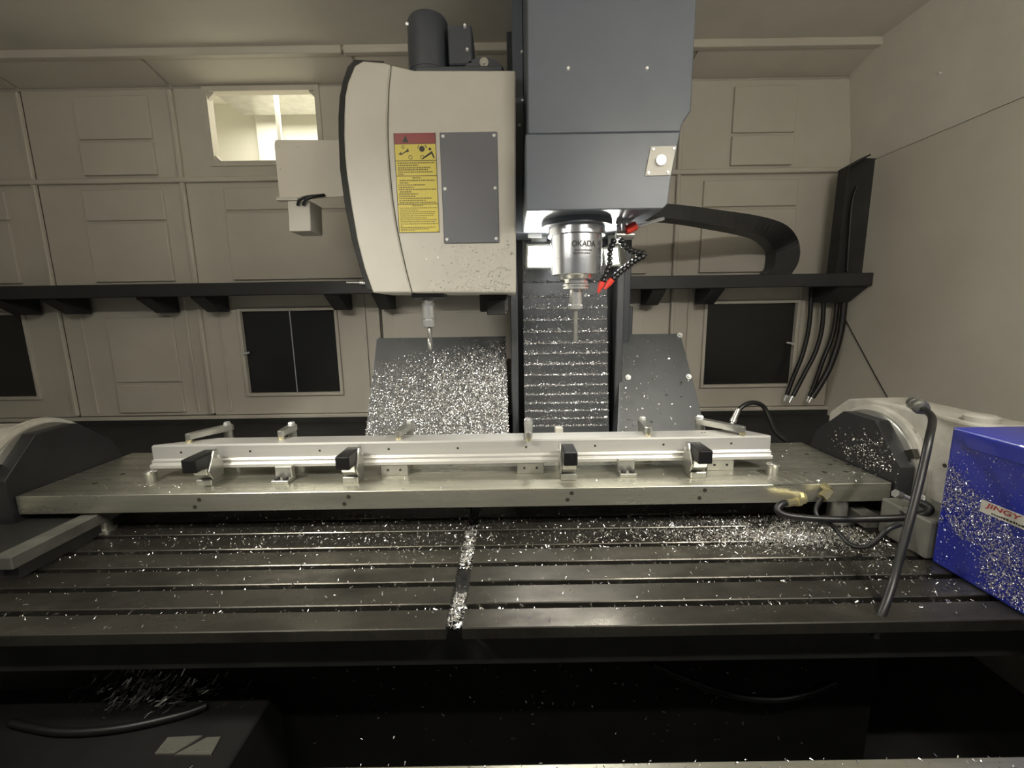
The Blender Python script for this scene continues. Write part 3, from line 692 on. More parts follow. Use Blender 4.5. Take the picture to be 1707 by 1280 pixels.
# ================================================================== TABLE
tb = thing('machine_table', 'oily cast iron table with T-slots and a cross groove', 'machine table', (-0.1, 1.1, 0.46))
TX0, TX1, TY0, TY1 = -1.75, 1.55, 0.80, 1.62
SL = [0.868, 0.950, 1.030, 1.113, 1.200, 1.285, 1.37, 1.455, 1.54]
box('table_base', 'black', tb, TX0, TX1, TY0 + 0.045, TY1, 0.47, 0.572, 0.003)
rows_y = [TY0] + SL + [TY1]
for i in range(len(rows_y) - 1):
    y0 = rows_y[i] + (0.009 if i else 0); y1 = rows_y[i + 1] - (0.009 if i < len(rows_y) - 2 else 0)
    for x0, x1 in ((TX0, -0.147), (-0.113, TX1)):
        box('table_strip', 'table', tb, x0, x1, y0, y1, 0.572, ZT, 0.002)
# saddle and tray below
tag(box('saddle', 'pit', None, -0.95, 0.95, 0.98, 1.6, 0.0, 0.468, 0.01), 'black saddle carrying the machine table', 'saddle')
tag(MB().box(-2.4, -0.62, 0.62, 0.978, 0.0, 0.30).obj('chip_tray', 'pit', None, bevel=0.004), 'black chip tray below the left end of the table', 'chip tray')
sill = thing('door_sill', 'steel door sill along the bottom of the picture', 'door sill', (-0.3, 0.5, 0.0))
box('sill_rail', 'plate', sill, -1.8, 1.64, 0.40, 0.598, 0.0, 0.512, 0.004)
box('sill_cover', 'alu', sill, -1.8, aZ(1150, 1272, 0.516).x, 0.40, 0.575, 0.512, 0.516, 0.001)
# loose cables in the tray
tag(MB().tube([aZ(20, 1205, .31), aZ(100, 1220, .31), aZ(200, 1214, .31), aZ(300, 1192, .31), aZ(345, 1176, .31)], 0.009, 10).obj('tray_cable', 'rubber', None, smooth=True), 'black cable curving over the tray on the left', 'cable')
tag(MB().tube([aY(1088, 1108, .965), aY(1150, 1135, .955), aY(1220, 1158, .95), aY(1290, 1166, .95), aY(1350, 1155, .955), aY(1392, 1138, .965)], 0.008, 10).obj('saddle_cable', 'rubber', None, smooth=True), 'black cable sagging across the front of the saddle', 'cable')
so = thing('sheet_offcut', 'bright bent sheet lying in the tray at the bottom left', 'sheet metal', aZ(300, 1255, .30))
MB().prism([aZ(258, 1258, .30), aZ(280, 1231, .30), aZ(338, 1228, .30), aZ(290, 1258, .30)], (0, 0, 0.004)).obj('sheet_strip', 'plate', so)
MB().prism([aZ(292, 1260, .30), aZ(345, 1231, .30), aZ(368, 1230, .30), aZ(352, 1260, .30)], (0, 0, 0.004)).obj('sheet_strip', 'plate', so)

# ================================================================== FIXTURE PLATE
ZP = 0.734; PX0, PX1, PY0, PY1, PZ0 = -1.476, 1.12, 1.20, 1.60, 0.677
fp = thing('fixture_plate', 'long ground steel fixture plate spanning between the rotary units', 'fixture plate', (-0.18, 1.4, PZ0))
box('plate_body', 'plate', fp, PX0, PX1, PY0, PY1, PZ0, ZP, 0.0015)
def hole_top(px, py, r=0.0075):
    p = aZ(px, py, ZP); MB().lathe(p - Vector((0, 0, 0.002)), p + Vector((0, 0, 0.0006)), [(0, r), (0.9, r), (1, r * 0.9)], 14).obj('bolt_hole', 'ink', fp)
for q_ in ((1345, 757), (1392, 768), (1383, 774), (1413, 774), (1374, 787), (1410, 786), (1440, 786), (1370, 752), (205, 790), (158, 806), (178, 762)): hole_top(*q_)
for q_ in ((332, 833), (325, 845), (581, 828), (574, 840), (953, 822), (946, 833), (1175, 817), (1166, 830)):
    p = aY(*q_, PY0); MB().lathe(p + Vector((0, 0.002, 0)), p - Vector((0, 0.0006, 0)), [(0, 0.0068), (1, 0.0062)], 14).obj('bolt_hole', 'ink', fp)
# engraved pad at the right end
E4 = [aZ(1245, 786, ZP), aZ(1318, 786, ZP), aZ(1362, 806, ZP), aZ(1290, 808, ZP)]
for k in range(4):
    a = E4[k]; b = E4[(k + 1) % 4]; d = (b - a).normalized(); nn = Vector((-d.y, d.x, 0)) * 0.003
    MB().prism([a - nn, b - nn, b + nn, a + nn], (0, 0, 0.0008)).obj('scribed_line', 'steel', fp)
for t in (0.25, 0.5, 0.75):
    a = E4[0].lerp(E4[1], t); b = E4[3].lerp(E4[2], t); d = (b - a).normalized(); nn = Vector((-d.y, d.x, 0)) * 0.0015
    MB().prism([a - nn, b - nn, b + nn, a + nn], (0, 0, 0.0008)).obj('scribed_line', 'steel', fp)
# legs under the plate
for q_, lab_ in (((172, 884), 'round chrome stand under the left end of the fixture plate'), ((1393, 868), 'round steel stand under the right end of the fixture plate')):
    p = aZ(*q_, ZT)
    t = thing('plate_stand', lab_, 'stand', p, 'stands under the fixture plate')
    MB().lathe(p, (p.x, p.y, PZ0), [(0, 0.024), (0.06, 0.026), (0.9, 0.026), (1, 0.024)], 28).obj('round_post', 'steel', t, smooth=True)
    MB().lathe(p, p + Vector((0, 0, 0.006)), [(0, 0.034), (1, 0.034)], 24).obj('foot', 'steel', t, smooth=True)

# ================================================================== WORKPIECE
wp = thing('aluminium_profile', 'long bright aluminium profile clamped along the fixture plate', 'aluminium profile', (-0.17, 1.36, 0.77))
ZA0, ZA1 = 0.772, 0.845
YF, YR = 1.332, 1.405
sect = [(YR, ZA0), (YF - 0.018, ZA0), (YF - 0.018, ZA0 + 0.011), (YF - 0.008, ZA0 + 0.014), (YF - 0.008, ZA0 + 0.023), (YF, ZA0 + 0.026), (YF, ZA1 - 0.006), (YF + 0.002, ZA1), (YR, ZA1)]
xl0, xr0 = -1.165, 0.832
vs = []; n = len(sect)
for side in (0, 1):
    for y, z in sect:
        mit = max(0, (y - YF)) / (YR - YF)
        x = (xl0 + 0.17 * mit) if side == 0 else (xr0 - 0.055 * mit)
        vs.append((x, y, z))
fs = [tuple(range(n)), tuple(range(2 * n - 1, n - 1, -1))] + [(i, i + n, (i + 1) % n + n, (i + 1) % n) for i in range(n)]
MB().add(vs, fs).obj('extrusion', 'alu', wp, bevel=0.0008)
for px, py in ((302, 754), (417, 752), (533, 751), (648, 748.5), (763, 747), (877, 745), (992, 743), (1106, 741), (1219, 739)):
    p = aY(px, py, YF); MB().lathe(p + Vector((0, 0.002, 0)), p - Vector((0, 0.0005, 0)), [(0, 0.0042), (1, 0.0038)], 12).obj('drilled_hole', 'ink', wp)
for px, py in ((1170, 721), (1175, 721)):
    p = aZ(px, py, ZA1); MB().lathe(p - Vector((0, 0, 0.002)), p + Vector((0, 0, 0.0005)), [(0, 0.004), (1, 0.0035)], 10).obj('drilled_hole', 'ink', wp)

# support blocks under the profile
for px, lab_ in ((657, 'scribed steel support block under the profile left of centre'), (885, 'steel support block under the profile at the centre'), (1213, 'steel support block under the profile at the right end')):
    p = aZ(px, 794, ZP); t = thing('support_block', lab_, 'support block', (p.x, 1.36, ZP), 'blocks supporting the profile')
    box('block', 'steel', t, p.x - 0.043, p.x + 0.043, 1.318, 1.40, ZP, ZA0, 0.002)
    for s in (-0.02, 0.02):
        MB().cyl((p.x + s, 1.319, ZP + 0.02), (p.x + s, 1.3165, ZP + 0.02), 0.004, n=10).obj('screw', 'iron', t)
# round stops at the ends
for q_, lab_ in (((253, 803), 'round steel locating pin at the left end of the profile'), ((1287, 791), 'round steel locating pin at the right end of the profile')):
    p = aZ(*q_, ZP); t = thing('locating_pin', lab_, 'locating pin', p, 'locating pins at the ends of the profile')
    MB().lathe(p, p + Vector((0, 0, 0.036)), [(0, 0.017), (0.75, 0.017), (0.95, 0.019), (1, 0.017)], 24).obj('pin_body', 'steel', t, smooth=True)
    MB().lathe(p + Vector((0, 0, 0.036)), p + Vector((0, 0, 0.0385)), [(0, 0.012), (1, 0.011)], 20).obj('pin_cap', 'steel', t, smooth=True)

# swing clamps behind the profile
def swing_clamp(base_px, tip_px, label):
    tip = aZ(*tip_px, ZA1 + 0.021); base = aZ(*base_px, ZA1 + 0.030)
    tip.y = min(tip.y, YR - 0.012); base.y = max(base.y, YR + 0.045)
    t = thing('swing_clamp', label, 'swing clamp', (base.x, base.y, ZP), 'swing clamps holding the profile')
    d = (tip - base); d.z = 0; L = d.length; d.normalize(); s = Vector((-d.y, d.x, 0))
    hw0, hw1 = 0.016, 0.011; z0, z1 = ZA1 + 0.010, ZA1 + 0.030
    a = base - d * 0.016; pts = [a - s * hw0 * 0.6, a + d * 0.01 - s * hw0, tip - s * hw1, tip + d * 0.008 - s * hw1 * 0.5, tip + d * 0.008 + s * hw1 * 0.5, tip + s * hw1, a + d * 0.01 + s * hw0, a + s * hw0 * 0.6]
    pts = [Vector((p.x, p.y, z0)) for p in pts]
    MB().prism(pts, (0, 0, z1 - z0)).obj('arm', 'steel', t, bevel=0.0015)
    MB().lathe((base.x, base.y, z1), (base.x, base.y, z1 + 0.011), [(0, 0.0125), (0.6, 0.0125), (1, 0.009)], 6).obj('hex_nut', 'bright', t)
    MB().lathe((base.x, base.y, ZP), (base.x, base.y, z0), [(0, 0.030), (0.35, 0.030), (0.35, 0.014), (1, 0.014)], 20).obj('cylinder_post', 'steel', t, smooth=True)
    MB().lathe((tip.x, tip.y, ZA1), (tip.x, tip.y, z0), [(0, 0.0085), (0.5, 0.0095), (1, 0.0095)], 14).obj('pressure_pad', 'palebrass', t, smooth=True)
swing_clamp((379, 708), (314, 727), 'longest swing clamp, arm reaching left over the left profile end')
swing_clamp((486, 708), (468, 722), 'short swing clamp second from the left end of the profile')
swing_clamp((682, 704), (664, 722), 'swing clamp in front of the chip-covered guard')
swing_clamp((881, 702), (881, 724), 'swing clamp pointing straight at the camera beside the way cover')
swing_clamp((1073, 700), (1081, 716), 'short swing clamp in front of the right chip guard')
swing_clamp((1172, 700), (1238, 715), 'swing clamp with its arm reaching right over the right profile end')

# clamps in front of the profile with black pads
def pad_clamp(x, y0, y1, cheek, label):
    t = thing('pad_clamp', label, 'clamp', (x, 1.28, ZP), 'black padded clamps along the front of the profile')
    hw = 0.021
    box('base_block', 'steel', t, x - 0.024, x + 0.024, y1 - 0.052, y1 + 0.002, ZP, ZP + 0.020, 0.002)
    side = [(y1 - 0.040, ZP + 0.020), (y1 - 0.060, ZP + 0.040), (y1 - 0.066, ZP + 0.060), (y1 - 0.004, ZP + 0.060), (y1 - 0.004, ZP + 0.020)]
    MB().prism([(x - hw, y, z) for y, z in side], (2 * hw, 0, 0)).obj('wedge_body', 'steel', t, bevel=0.0015)
    for sx in cheek:
        a = x + sx * (hw + 0.0005)
        prof = [(y1 + 0.004, ZP + 0.020), (y1 - 0.045, ZP + 0.020), (y1 - 0.062, ZP + 0.050), (y1 - 0.028, ZP + 0.106), (y1 - 0.012, ZP + 0.108), (y1 + 0.008, ZP + 0.058)]
        MB().prism([(a, y, z) for y, z in prof], (sx * 0.006, 0, 0)).obj('cheek', 'steel', t, bevel=0.001)
        MB().cyl((a + sx * 0.006, y1 - 0.018, ZP + 0.085), (a + sx * 0.011, y1 - 0.018, ZP + 0.085), 0.006, n=12).obj('pivot_pin', 'bright', t, smooth=True)
    box('black_pad', 'black_plastic', t, x - hw, x + hw, y0, y1 - 0.002, ZP + 0.0605, ZP + 0.103, 0.004, seg=2)
pad_clamp(-0.955, 1.205, 1.308, (1,), 'black padded clamp nearest the left end of the profile')
pad_clamp(-0.505, 1.210, 1.312, (1,), 'black padded clamp second from the left')
pad_clamp(0.171, 1.218, 1.308, (-1,), 'black padded clamp right of centre facing the camera')
pad_clamp(0.571, 1.215, 1.308, (-1,), 'black padded clamp nearest the right end of the profile')
# small stop brackets with two screws
for q_, lab_ in (((466, 808), 'small L-shaped stop with two screws, left of centre'), ((1048, 796), 'small L-shaped stop with two screws, right of centre')):
    p = aZ(*q_, ZP); t = thing('stop_bracket', lab_, 'stop bracket', (p.x, p.y + 0.02, ZP), 'stop brackets in front of the profile')
    box('foot', 'steel', t, p.x - 0.026, p.x + 0.026, p.y, p.y + 0.05, ZP, ZP + 0.012, 0.0015)
    box('upright', 'steel', t, p.x - 0.026, p.x + 0.026, p.y + 0.028, p.y + 0.05, ZP + 0.012, ZP + 0.048, 0.0015)
    for s in (-0.013, 0.013):
        MB().lathe((p.x + s, p.y + 0.014, ZP + 0.012), (p.x + s, p.y + 0.014, ZP + 0.021), [(0, 0.0085), (0.8, 0.0085), (1, 0.007)], 14).obj('cap_screw', 'iron', t, smooth=True)
# little block behind the profile
p = aZ(933, 720, ZP + 0.09); 
tag(box('probe_block', 'cover', None, p.x - 0.014, p.x + 0.014, 1.50, 1.53, ZP, ZP + 0.10, 0.002), 'small white block standing behind the profile', 'block')

# ================================================================== ROTARY UNITS
YX, ZX = 1.355, 0.74     # rotary axis
def rotary(sg, face_x, label, full):
    t = thing('rotary_unit', label, 'rotary table', (sg * (face_x + 0.25), YX, ZT), 'rotary units at the ends of the fixture plate')
    X = lambda d: sg * (face_x + d)
    # trunnion bracket bolted to the disc
    br = [(1.186, PZ0 - 0.04), (1.186, 0.786), (1.290, 0.90), (1.420, 0.90), (1.537, 0.80), (1.60, PZ0 - 0.04)]
    MB().prism([(X(0.0), y, z) for y, z in br], (sg * 0.042, 0, 0)).obj('trunnion_bracket', 'bracket', t, bevel=0.0012)
    for y, z in ((1.345, 0.862), (1.46, 0.83)):
        MB().lathe((X(0.002), y, z), (X(-0.0008), y, z), [(0, 0.008), (1, 0.0075)], 14).obj('bolt_hole', 'ink', t)
    # rotating disc with T-slots, ring and housing
    MB().lathe((X(0.0425), YX, ZX), (X(0.052), YX, ZX), [(0, 0.172), (0.3, 0.176), (1, 0.176)], 64).obj('face_disc', 'steel', t, smooth=True)
    MB().lathe((X(0.0525), YX, ZX), (X(0.072), YX, ZX), [(0, 0.180), (0.2, 0.188), (0.9, 0.188), (1, 0.192)], 64).obj('clamp_ring', 'white', t, smooth=True)
    for a in (28, 152, 208, 332):
        a = math.radians(a); Rm = Matrix.Translation((X(0.046), YX, ZX)) @ Matrix.Rotation(a, 4, 'X')
        MB().box(-0.009, 0.009, 0.120, 0.184, -0.013, 0.013, Rm).obj('t_slot', 'ink', t)
    lo_ = ZT + 0.004
    bd = [(0.975, lo_), (0.975, 0.915), (1.06, 0.945), (1.42, 0.945), (1.50, 0.925), (1.58, 0.86), (1.58, lo_)] if full else [(0.975, lo_), (0.975, 0.90), (1.06, 0.925), (1.33, 0.925), (1.43, 0.86), (1.50, 0.80), (1.50, lo_)]
    MB().prism([(X(0.0725), y, z) for y, z in bd], (sg * 0.145, 0, 0)).obj('housing', 'white', t, bevel=0.008, seg=2)
    # base plate on the table, foot and web blackened for the shade around it
    zp = ZT + (0.006 if sg > 0 else 0.034)
    xe = 1.03 if sg > 0 else 1.25
    xe2 = xe + 0.05
    MB().box(min(sg * xe, sg * xe2), max(sg * xe, sg * xe2), (1.17 if sg > 0 else 0.98), 1.33, zp, zp + 0.036).obj('base_plate', 'grey', t, bevel=0.003)
    MB().box(min(sg * (xe + 0.012), X(0.29)), max(sg * (xe + 0.012), X(0.29)), (1.17 if sg > 0 else 1.0), 1.32, ZT, zp).obj('foot', 'black', t)
    MB().box(min(sg * xe2, X(0.07)), max(sg * xe2, X(0.07)), (1.17 if sg > 0 else 1.0), 1.32, zp, zp + 0.02).obj('shade_web', 'black', t)
    MB().box(min(X(0.08), X(0.21)), max(X(0.08), X(0.21)), 0.99, 1.48, ZT, lo_).obj('housing_foot', 'grey', t)
    if full: MB().box(1.062, X(0.072), 1.018, 1.165, ZT + 0.001, 0.705).obj('riser', 'shaded_white', t, bevel=0.004)  # stands in for the housing's shaded lower face
    return t, X
rr, RX = rotary(1, 1.125, 'white rotary unit on the right with blue motor cover', True)
rl, LX = rotary(-1, 1.480, 'white rotary unit cut off at the left edge of the picture', False)
# round cap on top, slot bolt on the face, screw
p = aZ(1636, 697, 0.953); MB().lathe((p.x, p.y, 0.945), (p.x, p.y, 0.962), [(0, 0.036), (0.8, 0.036), (1, 0.030)], 28).obj('round_cap', 'white', rr, smooth=True)
fX = RX(0.0725)
p = aX(1575, 776, fX); cyl('screw_hole', 'ink', rr, p + Vector((0.003, 0, 0)), p - Vector((0.0008, 0, 0)), 0.006, n=12)
for q_ in ((1525, 719), (1530, 730)):
    p = aX(*q_, fX); cyl('ring_bolt', 'steel', rr, p + Vector((0.003, 0, 0)), p - Vector((0.006, 0, 0)), 0.008, 0.006, 12)
# blue motor cover
BXF = 1.072; BZ1 = 0.957; BY1 = 1.010
bl = MB().prism([(BXF, BY1, ZT + 0.002), (BXF, BY1, BZ1), (BXF, 0.55, BZ1), (BXF, 0.55, ZT + 0.002)], (0.34, 0, 0)).obj('motor_cover', 'blue', rr, bevel=0.004, seg=2)
bl['label'] = 'blue sheet metal motor cover'
MB().box(BXF - 0.004, BXF - 0.0005, 0.56, BY1 - 0.035, BZ1 - 0.040, BZ1 - 0.004).obj('raised_strip', 'blue', bl, bevel=0.0015)
# name plate on the cover
c0 = aX(1637, 832, BXF); c1 = aX(1632, 851, BXF)
hN = c0.z - c1.z; zN = c1.z; yN = c0.y
NPL = MB().box(BXF - 0.0012, BXF - 0.0002, yN - 0.115, yN, zN, zN + hN).obj('name_plate', 'lwhite', bl)
text_obj('lettering', 'JINGY', 'lred', bl, (BXF - 0.0012, yN - 0.010, zN + hN * 0.42), (0, -1, 0), (0, 0, 1), hN * 0.50, 0.0004, shear=0.15, width=0.070, bold=0.025)
mb = MB(); y = yN - 0.024
while y > yN - 0.095:
    w2 = random.uniform(0.002, 0.006); mb.box(BXF - 0.0017, BXF - 0.001, y - w2, y, zN + hN * 0.14, zN + hN * random.uniform(0.24, 0.32)); y -= w2 + 0.0016
mb.obj('small_print', 'ink', bl)

# ================================================================== HOSES ON THE RIGHT
def hose(name, label, pts, r, fit_a=None, fit_b=None, cat='hose', base=None):
    t = thing(name, label, cat, base or pts[-1])
    MB().tube(pts, r, 14, 8).obj('rubber_hose', 'rubber', t, smooth=True)
    for f_, idx in ((fit_a, 0), (fit_b, -1)):
        if f_:
            a = pts[idx]; b = pts[1 if idx == 0 else -2]; d = (b - a).normalized()
            MB().lathe(a - d * 0.018, a + d * 0.05, [(0, r * 0.9), (0.18, r * 0.9), (0.18, r * 1.45), (0.42, r * 1.45), (0.42, r * 1.2), (1, r * 1.15)], 6 if f_ == 'hex' else 14).obj('crimp_fitting', 'steel' if f_ != 'brass' else 'brass', t, smooth=(f_ != 'hex'))
    return t
# thick hose from the top of the rotary unit to the table
V = [aZ(1527, 674, 0.972), aX(1543, 684, 1.13), aX(1554, 698, 1.08), aX(1549, 730, 1.00), aX(1536, 790, 0.955), aX(1520, 855, 0.91), aX(1505, 910, 0.875), aX(1490, 965, 0.84), aX(1477, 1005, 0.80), aX(1465, 1035, 0.775), aX(1458, 1062, 0.765)]
th = hose('hydraulic_hose', 'thick black hose bending down from the rotary unit to the table', V, 0.0086)
a = aZ(1516, 668, 0.985); 
d = (V[1] - V[0]).normalized()
MB().lathe(V[0] - d * 0.030, V[0] + d * 0.045, [(0, 0.012), (0.2, 0.019), (0.42, 0.019), (0.42, 0.015), (0.55, 0.015), (0.55, 0.020), (0.8, 0.020), (0.8, 0.016), (1, 0.016)], 10).obj('swivel_fitting', 'steel', th, smooth=True)
# looped hose from the plate to the rotary unit
H2 = [aY(1322, 837, 1.165), aY(1303, 840, 1.15), aY(1296, 850, 1.14), aY(1310, 859, 1.13), aY(1350, 864, 1.12), aY(1400, 866, 1.11), aY(1450, 865, 1.10), aY(1500, 863, 1.08), aY(1535, 858, 1.06), aY(1550, 851, 1.05), aY(1545, 842, 1.06), aY(1525, 836, 1.09)]
lh = hose('hydraulic_hose', 'black hose looping in front of the plate from a brass fitting', H2, 0.0095)
d = (H2[1] - H2[0]).normalized()
MB().lathe(H2[0] + d * 0.045 * 0 + d * 0.03, H2[0] - d * 0.045, [(0, 0.011), (0.55, 0.011), (0.55, 0.0135), (0.75, 0.0135), (0.75, 0.010), (1, 0.010)], 8).obj('brass_fitting', 'brass', lh, smooth=True)
e0 = H2[0] - d * 0.045; MB().lathe(e0, Vector((e0.x + 0.01, PY0 + 0.001, e0.z + 0.006)), [(0, 0.010), (1, 0.010)], 8).obj('brass_elbow', 'brass', lh)
# second fitting with a short hose going down
p0 = aY(1383, 818, 1.175); p1 = aY(1370, 830, 1.165); 
H3 = [p1, aY(1360, 848, 1.16), aY(1364, 862, 1.145), aY(1385, 875, 1.115), aY(1400, 890, 1.075), aY(1418, 908, 1.035), aY(1440, 912, 1.015), aY(1462, 900, 1.01), aY(1480, 882, 1.01), aY(1500, 874, 1.02)]
sh2 = hose('hydraulic_hose', 'thin grey-black hose drooping under the plate corner', H3, 0.0062)
MB().lathe(p0, p1, [(0, 0.012), (0.5, 0.012), (0.5, 0.0145), (1, 0.0145)], 6).obj('brass_fitting', 'brass', sh2)
MB().lathe(p0, Vector((p0.x, PY0 + 0.001, p0.z + 0.004)), [(0, 0.012), (1, 0.012)], 8).obj('brass_elbow', 'brass', sh2)
# bright couplings near the right rotary unit
for pts, lab_ in (([(1492, 822), (1524, 836)], 'silver pipe coupling right of the plate corner'), ([(1535, 830), (1545, 836), (1536, 846)], 'silver elbow coupling beside the thick hose'), ([(1505, 856), (1523, 846)], 'silver coupling on the looped hose')):
    P = [aY(x, y, 1.09 + 0.0 * i) for i, (x, y) in enumerate(pts)]
    t = thing('pipe_coupling', lab_, 'coupling', P[-1], 'silver couplings beside the right rotary unit')
    MB().tube(P, 0.0085, 10, 1).obj('pipe', 'bright', t, smooth=True)
    dd = (P[1] - P[0]).normalized(); MB().lathe(P[0], P[0] + dd * 0.018, [(0, 0.0115), (1, 0.0115)], 6).obj('hex_nut', 'steel', t)
# thin hose arching behind the right clamp
H4 = [aY(1222, 702, 1.56), aY(1228, 688, 1.57), aY(1240, 676, 1.58), aY(1256, 671, 1.60), aY(1272, 677, 1.62), aY(1282, 695, 1.63), aY(1292, 718, 1.63), aY(1310, 735, 1.62)]
hose('air_hose', 'thin dark air hose arching up behind the right end of the profile', H4, 0.0085, fit_a='round')

# tube lamps above the door, out of the frame
for k, (l, e_) in enumerate(FRONT_LAMPS):
    l = Vector(l)
    t = thing('tube_lamp', 'glowing tube lamp above the door on the %s' % ('left' if k == 0 else 'right'), 'lamp', l, 'tube lamps above the door')
    MB().cyl(l - Vector((0.24, 0, 0)), l + Vector((0.24, 0, 0)), 0.020, n=16).obj('glass_tube', emit_mat('tube_glow', WARM, e_), t, smooth=True)
    for sx in (-1, 1):
        MB().cyl(l + Vector((0.24 * sx, 0, 0)), l + Vector((0.27 * sx, 0, 0)), 0.023, n=16).obj('end_cap', 'steel', t, smooth=True)
    box('back_rail', 'white', t, l.x - 0.27, l.x + 0.27, l.y - 0.06, l.y - 0.035, l.z - 0.04, l.z + 0.04, 0.003)
for k, (l, t_, p_) in enumerate(LED_BARS):
    Rm = Matrix.Translation(l) @ (Vector(t_) - Vector(l)).to_track_quat('-Z', 'Y').to_matrix().to_4x4()
    t = thing('led_bar', 'LED spot bar below the tube lamp on the %s' % ('left' if k == 0 else 'right'), 'lamp', l, 'LED bars above the door')
    MB().box(-0.125, 0.125, -0.035, 0.035, 0.006, 0.04, Rm).obj('housing', 'steel', t, bevel=0.003)
    MB().box(-0.12, 0.12, 0.025, 0.032, -0.02, 0.006, Rm).obj('visor', 'steel', t)
    MB().tube([Rm @ Vector((0, 0, 0.04)), Vector((l[0], 0.22, l[2] + 0.14)), Vector((l[0], 0.101, l[2] + 0.16))], 0.012, 10).obj('arm', 'steel', t, smooth=True)
tag(MB().box(-3.0, 1.645, 0.0, 0.10, 1.78, 2.37).obj('wall_front', 'wall', None), 'painted header above the machine door', 'wall', kind='structure')
# ================================================================== CHIPS
def quad_sampler(P, nrm, dens=lambda u, v: 1.0):
    def f():
        while True:
            u, v = random.random(), random.random()
            if random.random() < dens(u, v): break
        a = P[0].lerp(P[1], u); b = P[3].lerp(P[2], u); return a.lerp(b, v), nrm
    return f
def gd_d(u, v):
    k = 0.02 + min(1, max(0, (v - 0.02 - 0.16 * (1 - u) ** 1.5) * 3.2))
    return min(1, k * (0.45 + 0.55 * u + 0.3 * v))
chips('chips_on_guard', 'silver swarf chips plastered over the left sloping guard', 21000, quad_sampler(GP, GN, gd_d), (0.003, 0.0075), lift=0.5, wid=0.4)
chips('chips_on_right_guard', 'few silver chips stuck to the right sloping guard', 170, quad_sampler(RP, RN, lambda u, v: 0.1 + 0.9 * v * (1 - u) ** 2), (0.004, 0.011), wid=0.4)
def ledge_s():
    while True:
        Ys, zt, i = random.choice(ledge[4:])
        w_ = [0.5, 0.8, 1, 1, 1, 1, .9, .8, .7, .6, .5, .4, .3, .25, .2][min(14, max(0, i - 4))]
        if random.random() < w_: break
    up_ = abs(random.gauss(0, 0.007 * w_)) if random.random() < 0.35 else random.uniform(0, 0.0025)
    return (random.uniform(SX0 + 0.003, SX1 - 0.003), Ys + random.uniform(0.001, 0.006), zt + up_), (0, -0.6, 0.8)
chips('chips_on_way_cover', 'lines of silver chips lying on the steps of the way cover', 8500, ledge_s, (0.003, 0.008), wid=0.45)
def slat_s():
    Ys, zt, i = random.choice(ledge[3:-1]); zt2 = ledge[i + 1][1]
    return (random.uniform(SX0, SX1), Ys - 0.001, random.uniform(zt2, zt)), (0, -1, 0)
chips('chips_on_slats', 'fine silver specks stuck to the way cover slats', 900, slat_s, (0.002, 0.005), wid=0.5, mat='chipd')
# chips on the table: dense behind right, drifting along the slots
def tab_s():
    while True:
        r = random.random()
        if r < 0.50:      # pile at the right rear
            x = random.gauss(0.72, 0.26); y = random.gauss(1.19, 0.05)
        elif r < 0.62:
            x = random.uniform(-0.1, 1.0); y = random.choice(SL[:6]) + random.gauss(0, 0.008)
        elif r < 0.82:    # rear left scatter
            x = random.gauss(-0.45, 0.35); y = random.gauss(1.20, 0.07)
        elif r < 0.90:
            x = random.uniform(-1.35, -0.1); y = random.choice(SL[:6]) + random.gauss(0, 0.006)
        elif r < 0.95: x = random.gauss(1.0, 0.12); y = random.uniform(0.84, 1.1)
        else: x = random.uniform(-1.4, 1.1); y = random.uniform(0.81, 1.28)
        if -1.5 < x < 1.04 and 0.806 < y < 1.36: break
    z = ZT
    if any(abs(y - s) < 0.008 for s in SL) or abs(x + 0.13) < 0.016: z = 0.588
    return (x, y, z), (0, 0, 1)
chips('chips_on_table', 'silver swarf scattered over the table slots', 11000, tab_s, (0.003, 0.009), lift=0.8, wid=0.22)
chips('chips_in_groove', 'silver swarf packed in the cross groove of the table', 900, lambda: ((random.uniform(-0.145, -0.115), random.choice([random.uniform(1.02, 1.25), random.uniform(1.05, 1.22), random.uniform(0.81, 0.92)]), 0.588 + random.uniform(0, 0.006)), (0, 0, 1)), (0.004, 0.010), lift=0.8, wid=0.35)
def pile_s():
    x = random.gauss(0.80, 0.12); y = random.gauss(1.13, 0.035)
    return (x, y, ZT + max(0, 0.012 * (1 - abs(x - 0.8) / 0.25))), (0, 0, 1)
chips('chip_pile', 'heap of silver swarf at the right rear of the table', 4500, pile_s, (0.003, 0.010), lift=1.0, wid=0.18)
chips('chips_on_plate', 'few silver chips lying on the fixture plate', 380, lambda: ((random.choice([random.uniform(-1.42, -1.0), random.uniform(0.85, 1.09), random.uniform(-1.2, 0.8)]), random.uniform(1.205, 1.30) if random.random() < 0.6 else random.uniform(1.42, 1.59), ZP), (0, 0, 1)), (0.003, 0.009), wid=0.35)
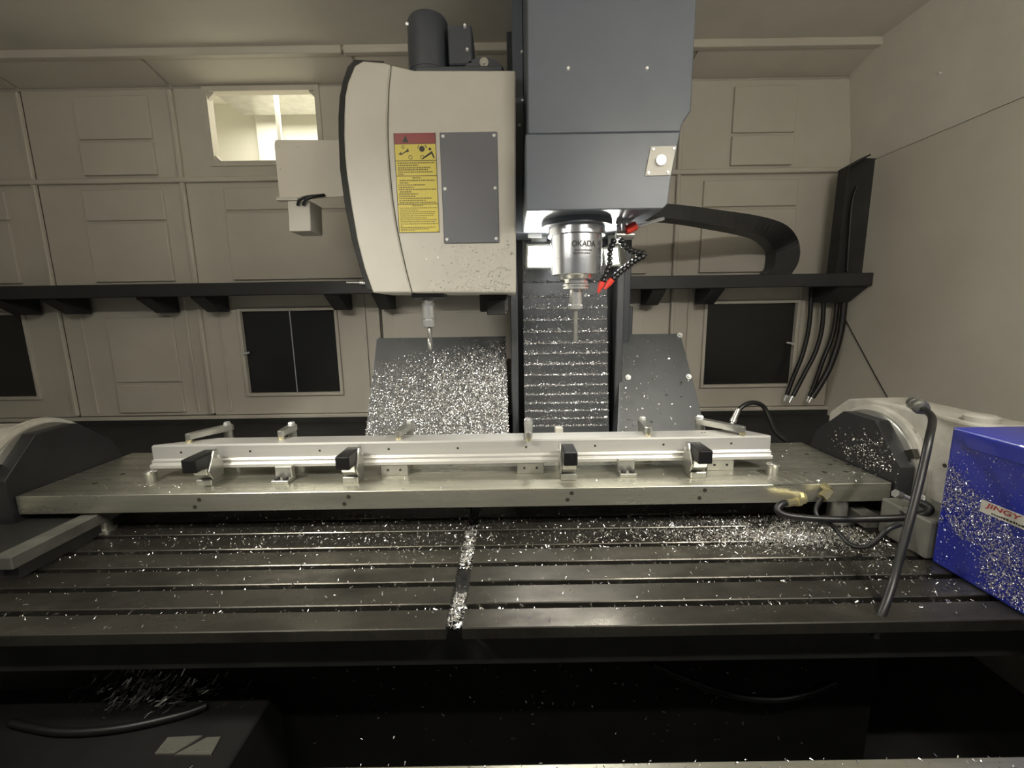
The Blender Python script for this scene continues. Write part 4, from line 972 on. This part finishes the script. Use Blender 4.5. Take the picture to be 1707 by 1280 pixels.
def br_s():
    while True:
        y = random.gauss(1.30, 0.07); z = random.gauss(0.79, 0.035)
        if 1.19 < y < 1.5 and 0.735 < z < 0.885 and z < 0.90 - max(0, 1.288 - y) * 1.05: break
    return (RX(-0.001), y, z), (-1, 0, 0)
chips('chips_on_bracket', 'silver chips stuck to the right trunnion bracket', 330, br_s, (0.003, 0.007), wid=0.4)
def blue_s():
    while True:
        y = random.uniform(0.70, BY1 - 0.004); z = random.uniform(ZT + 0.01, 0.955)
        s_ = (BY1 - y) / 0.30; edge = 0.885 - 0.20 * s_
        k = 1.0 if (z < edge - 0.015 and z > edge - 0.13 - 0.1 * s_) else (0.35 if z < edge else 0.07)
        if z < 0.70 - 0.0 * s_ and s_ < 0.35: k *= 0.15
        if yN - 0.17 < y < yN and zN < z < zN + hN: k *= 0.05
        if random.random() < k: break
    return (BXF - 0.0006, y, z), (-1, 0, 0)
chips('chips_on_motor_cover', 'silver swarf plastered over the blue motor cover', 7000, blue_s, (0.0014, 0.0042), wid=0.35, mat='chip', bias=(0, -0.7, -0.35))
chips('chips_in_tray', 'dim heap of long chips in the tray on the left', 420, lambda: (lambda p: ((p.x, p.y, 0.31 + random.uniform(0, 0.02)), (0, 0, 1)))(aZ(random.gauss(245, 48), random.gauss(1155, 18), 0.31)), (0.012, 0.035), wid=0.10, lift=0.6, mat='chipd', bias=(0.8, 0.5, 0.2))
chips('chips_on_saddle', 'stray chips stuck to the dark saddle front', 110, lambda: (aY(random.uniform(520, 1350), random.uniform(1110, 1240), 0.979), (0, -1, 0)), (0.004, 0.010), wid=0.3, mat='chipd')
chips('chips_on_sill', 'fine chips along the door sill', 150, lambda: ((random.uniform(-0.8, 0.8), random.uniform(0.575, 0.598), 0.512), (0, 0, 1)), (0.003, 0.006), wid=0.3)

def cov_s():
    while True:
        u = random.random(); v = random.random()
        if random.random() < (u ** 1.2) * (v ** 3) + 0.01: break
    a = mp_(690 + 165 * u, 300 + 186 * v); return (a.x, YM - 0.0006, a.z), (0, -1, 0)
chips('chips_on_magazine', 'tiny dark chips stuck to the lower edge of the magazine cover', 420, cov_s, (0.0015, 0.0045), wid=0.5, mat='chipd')
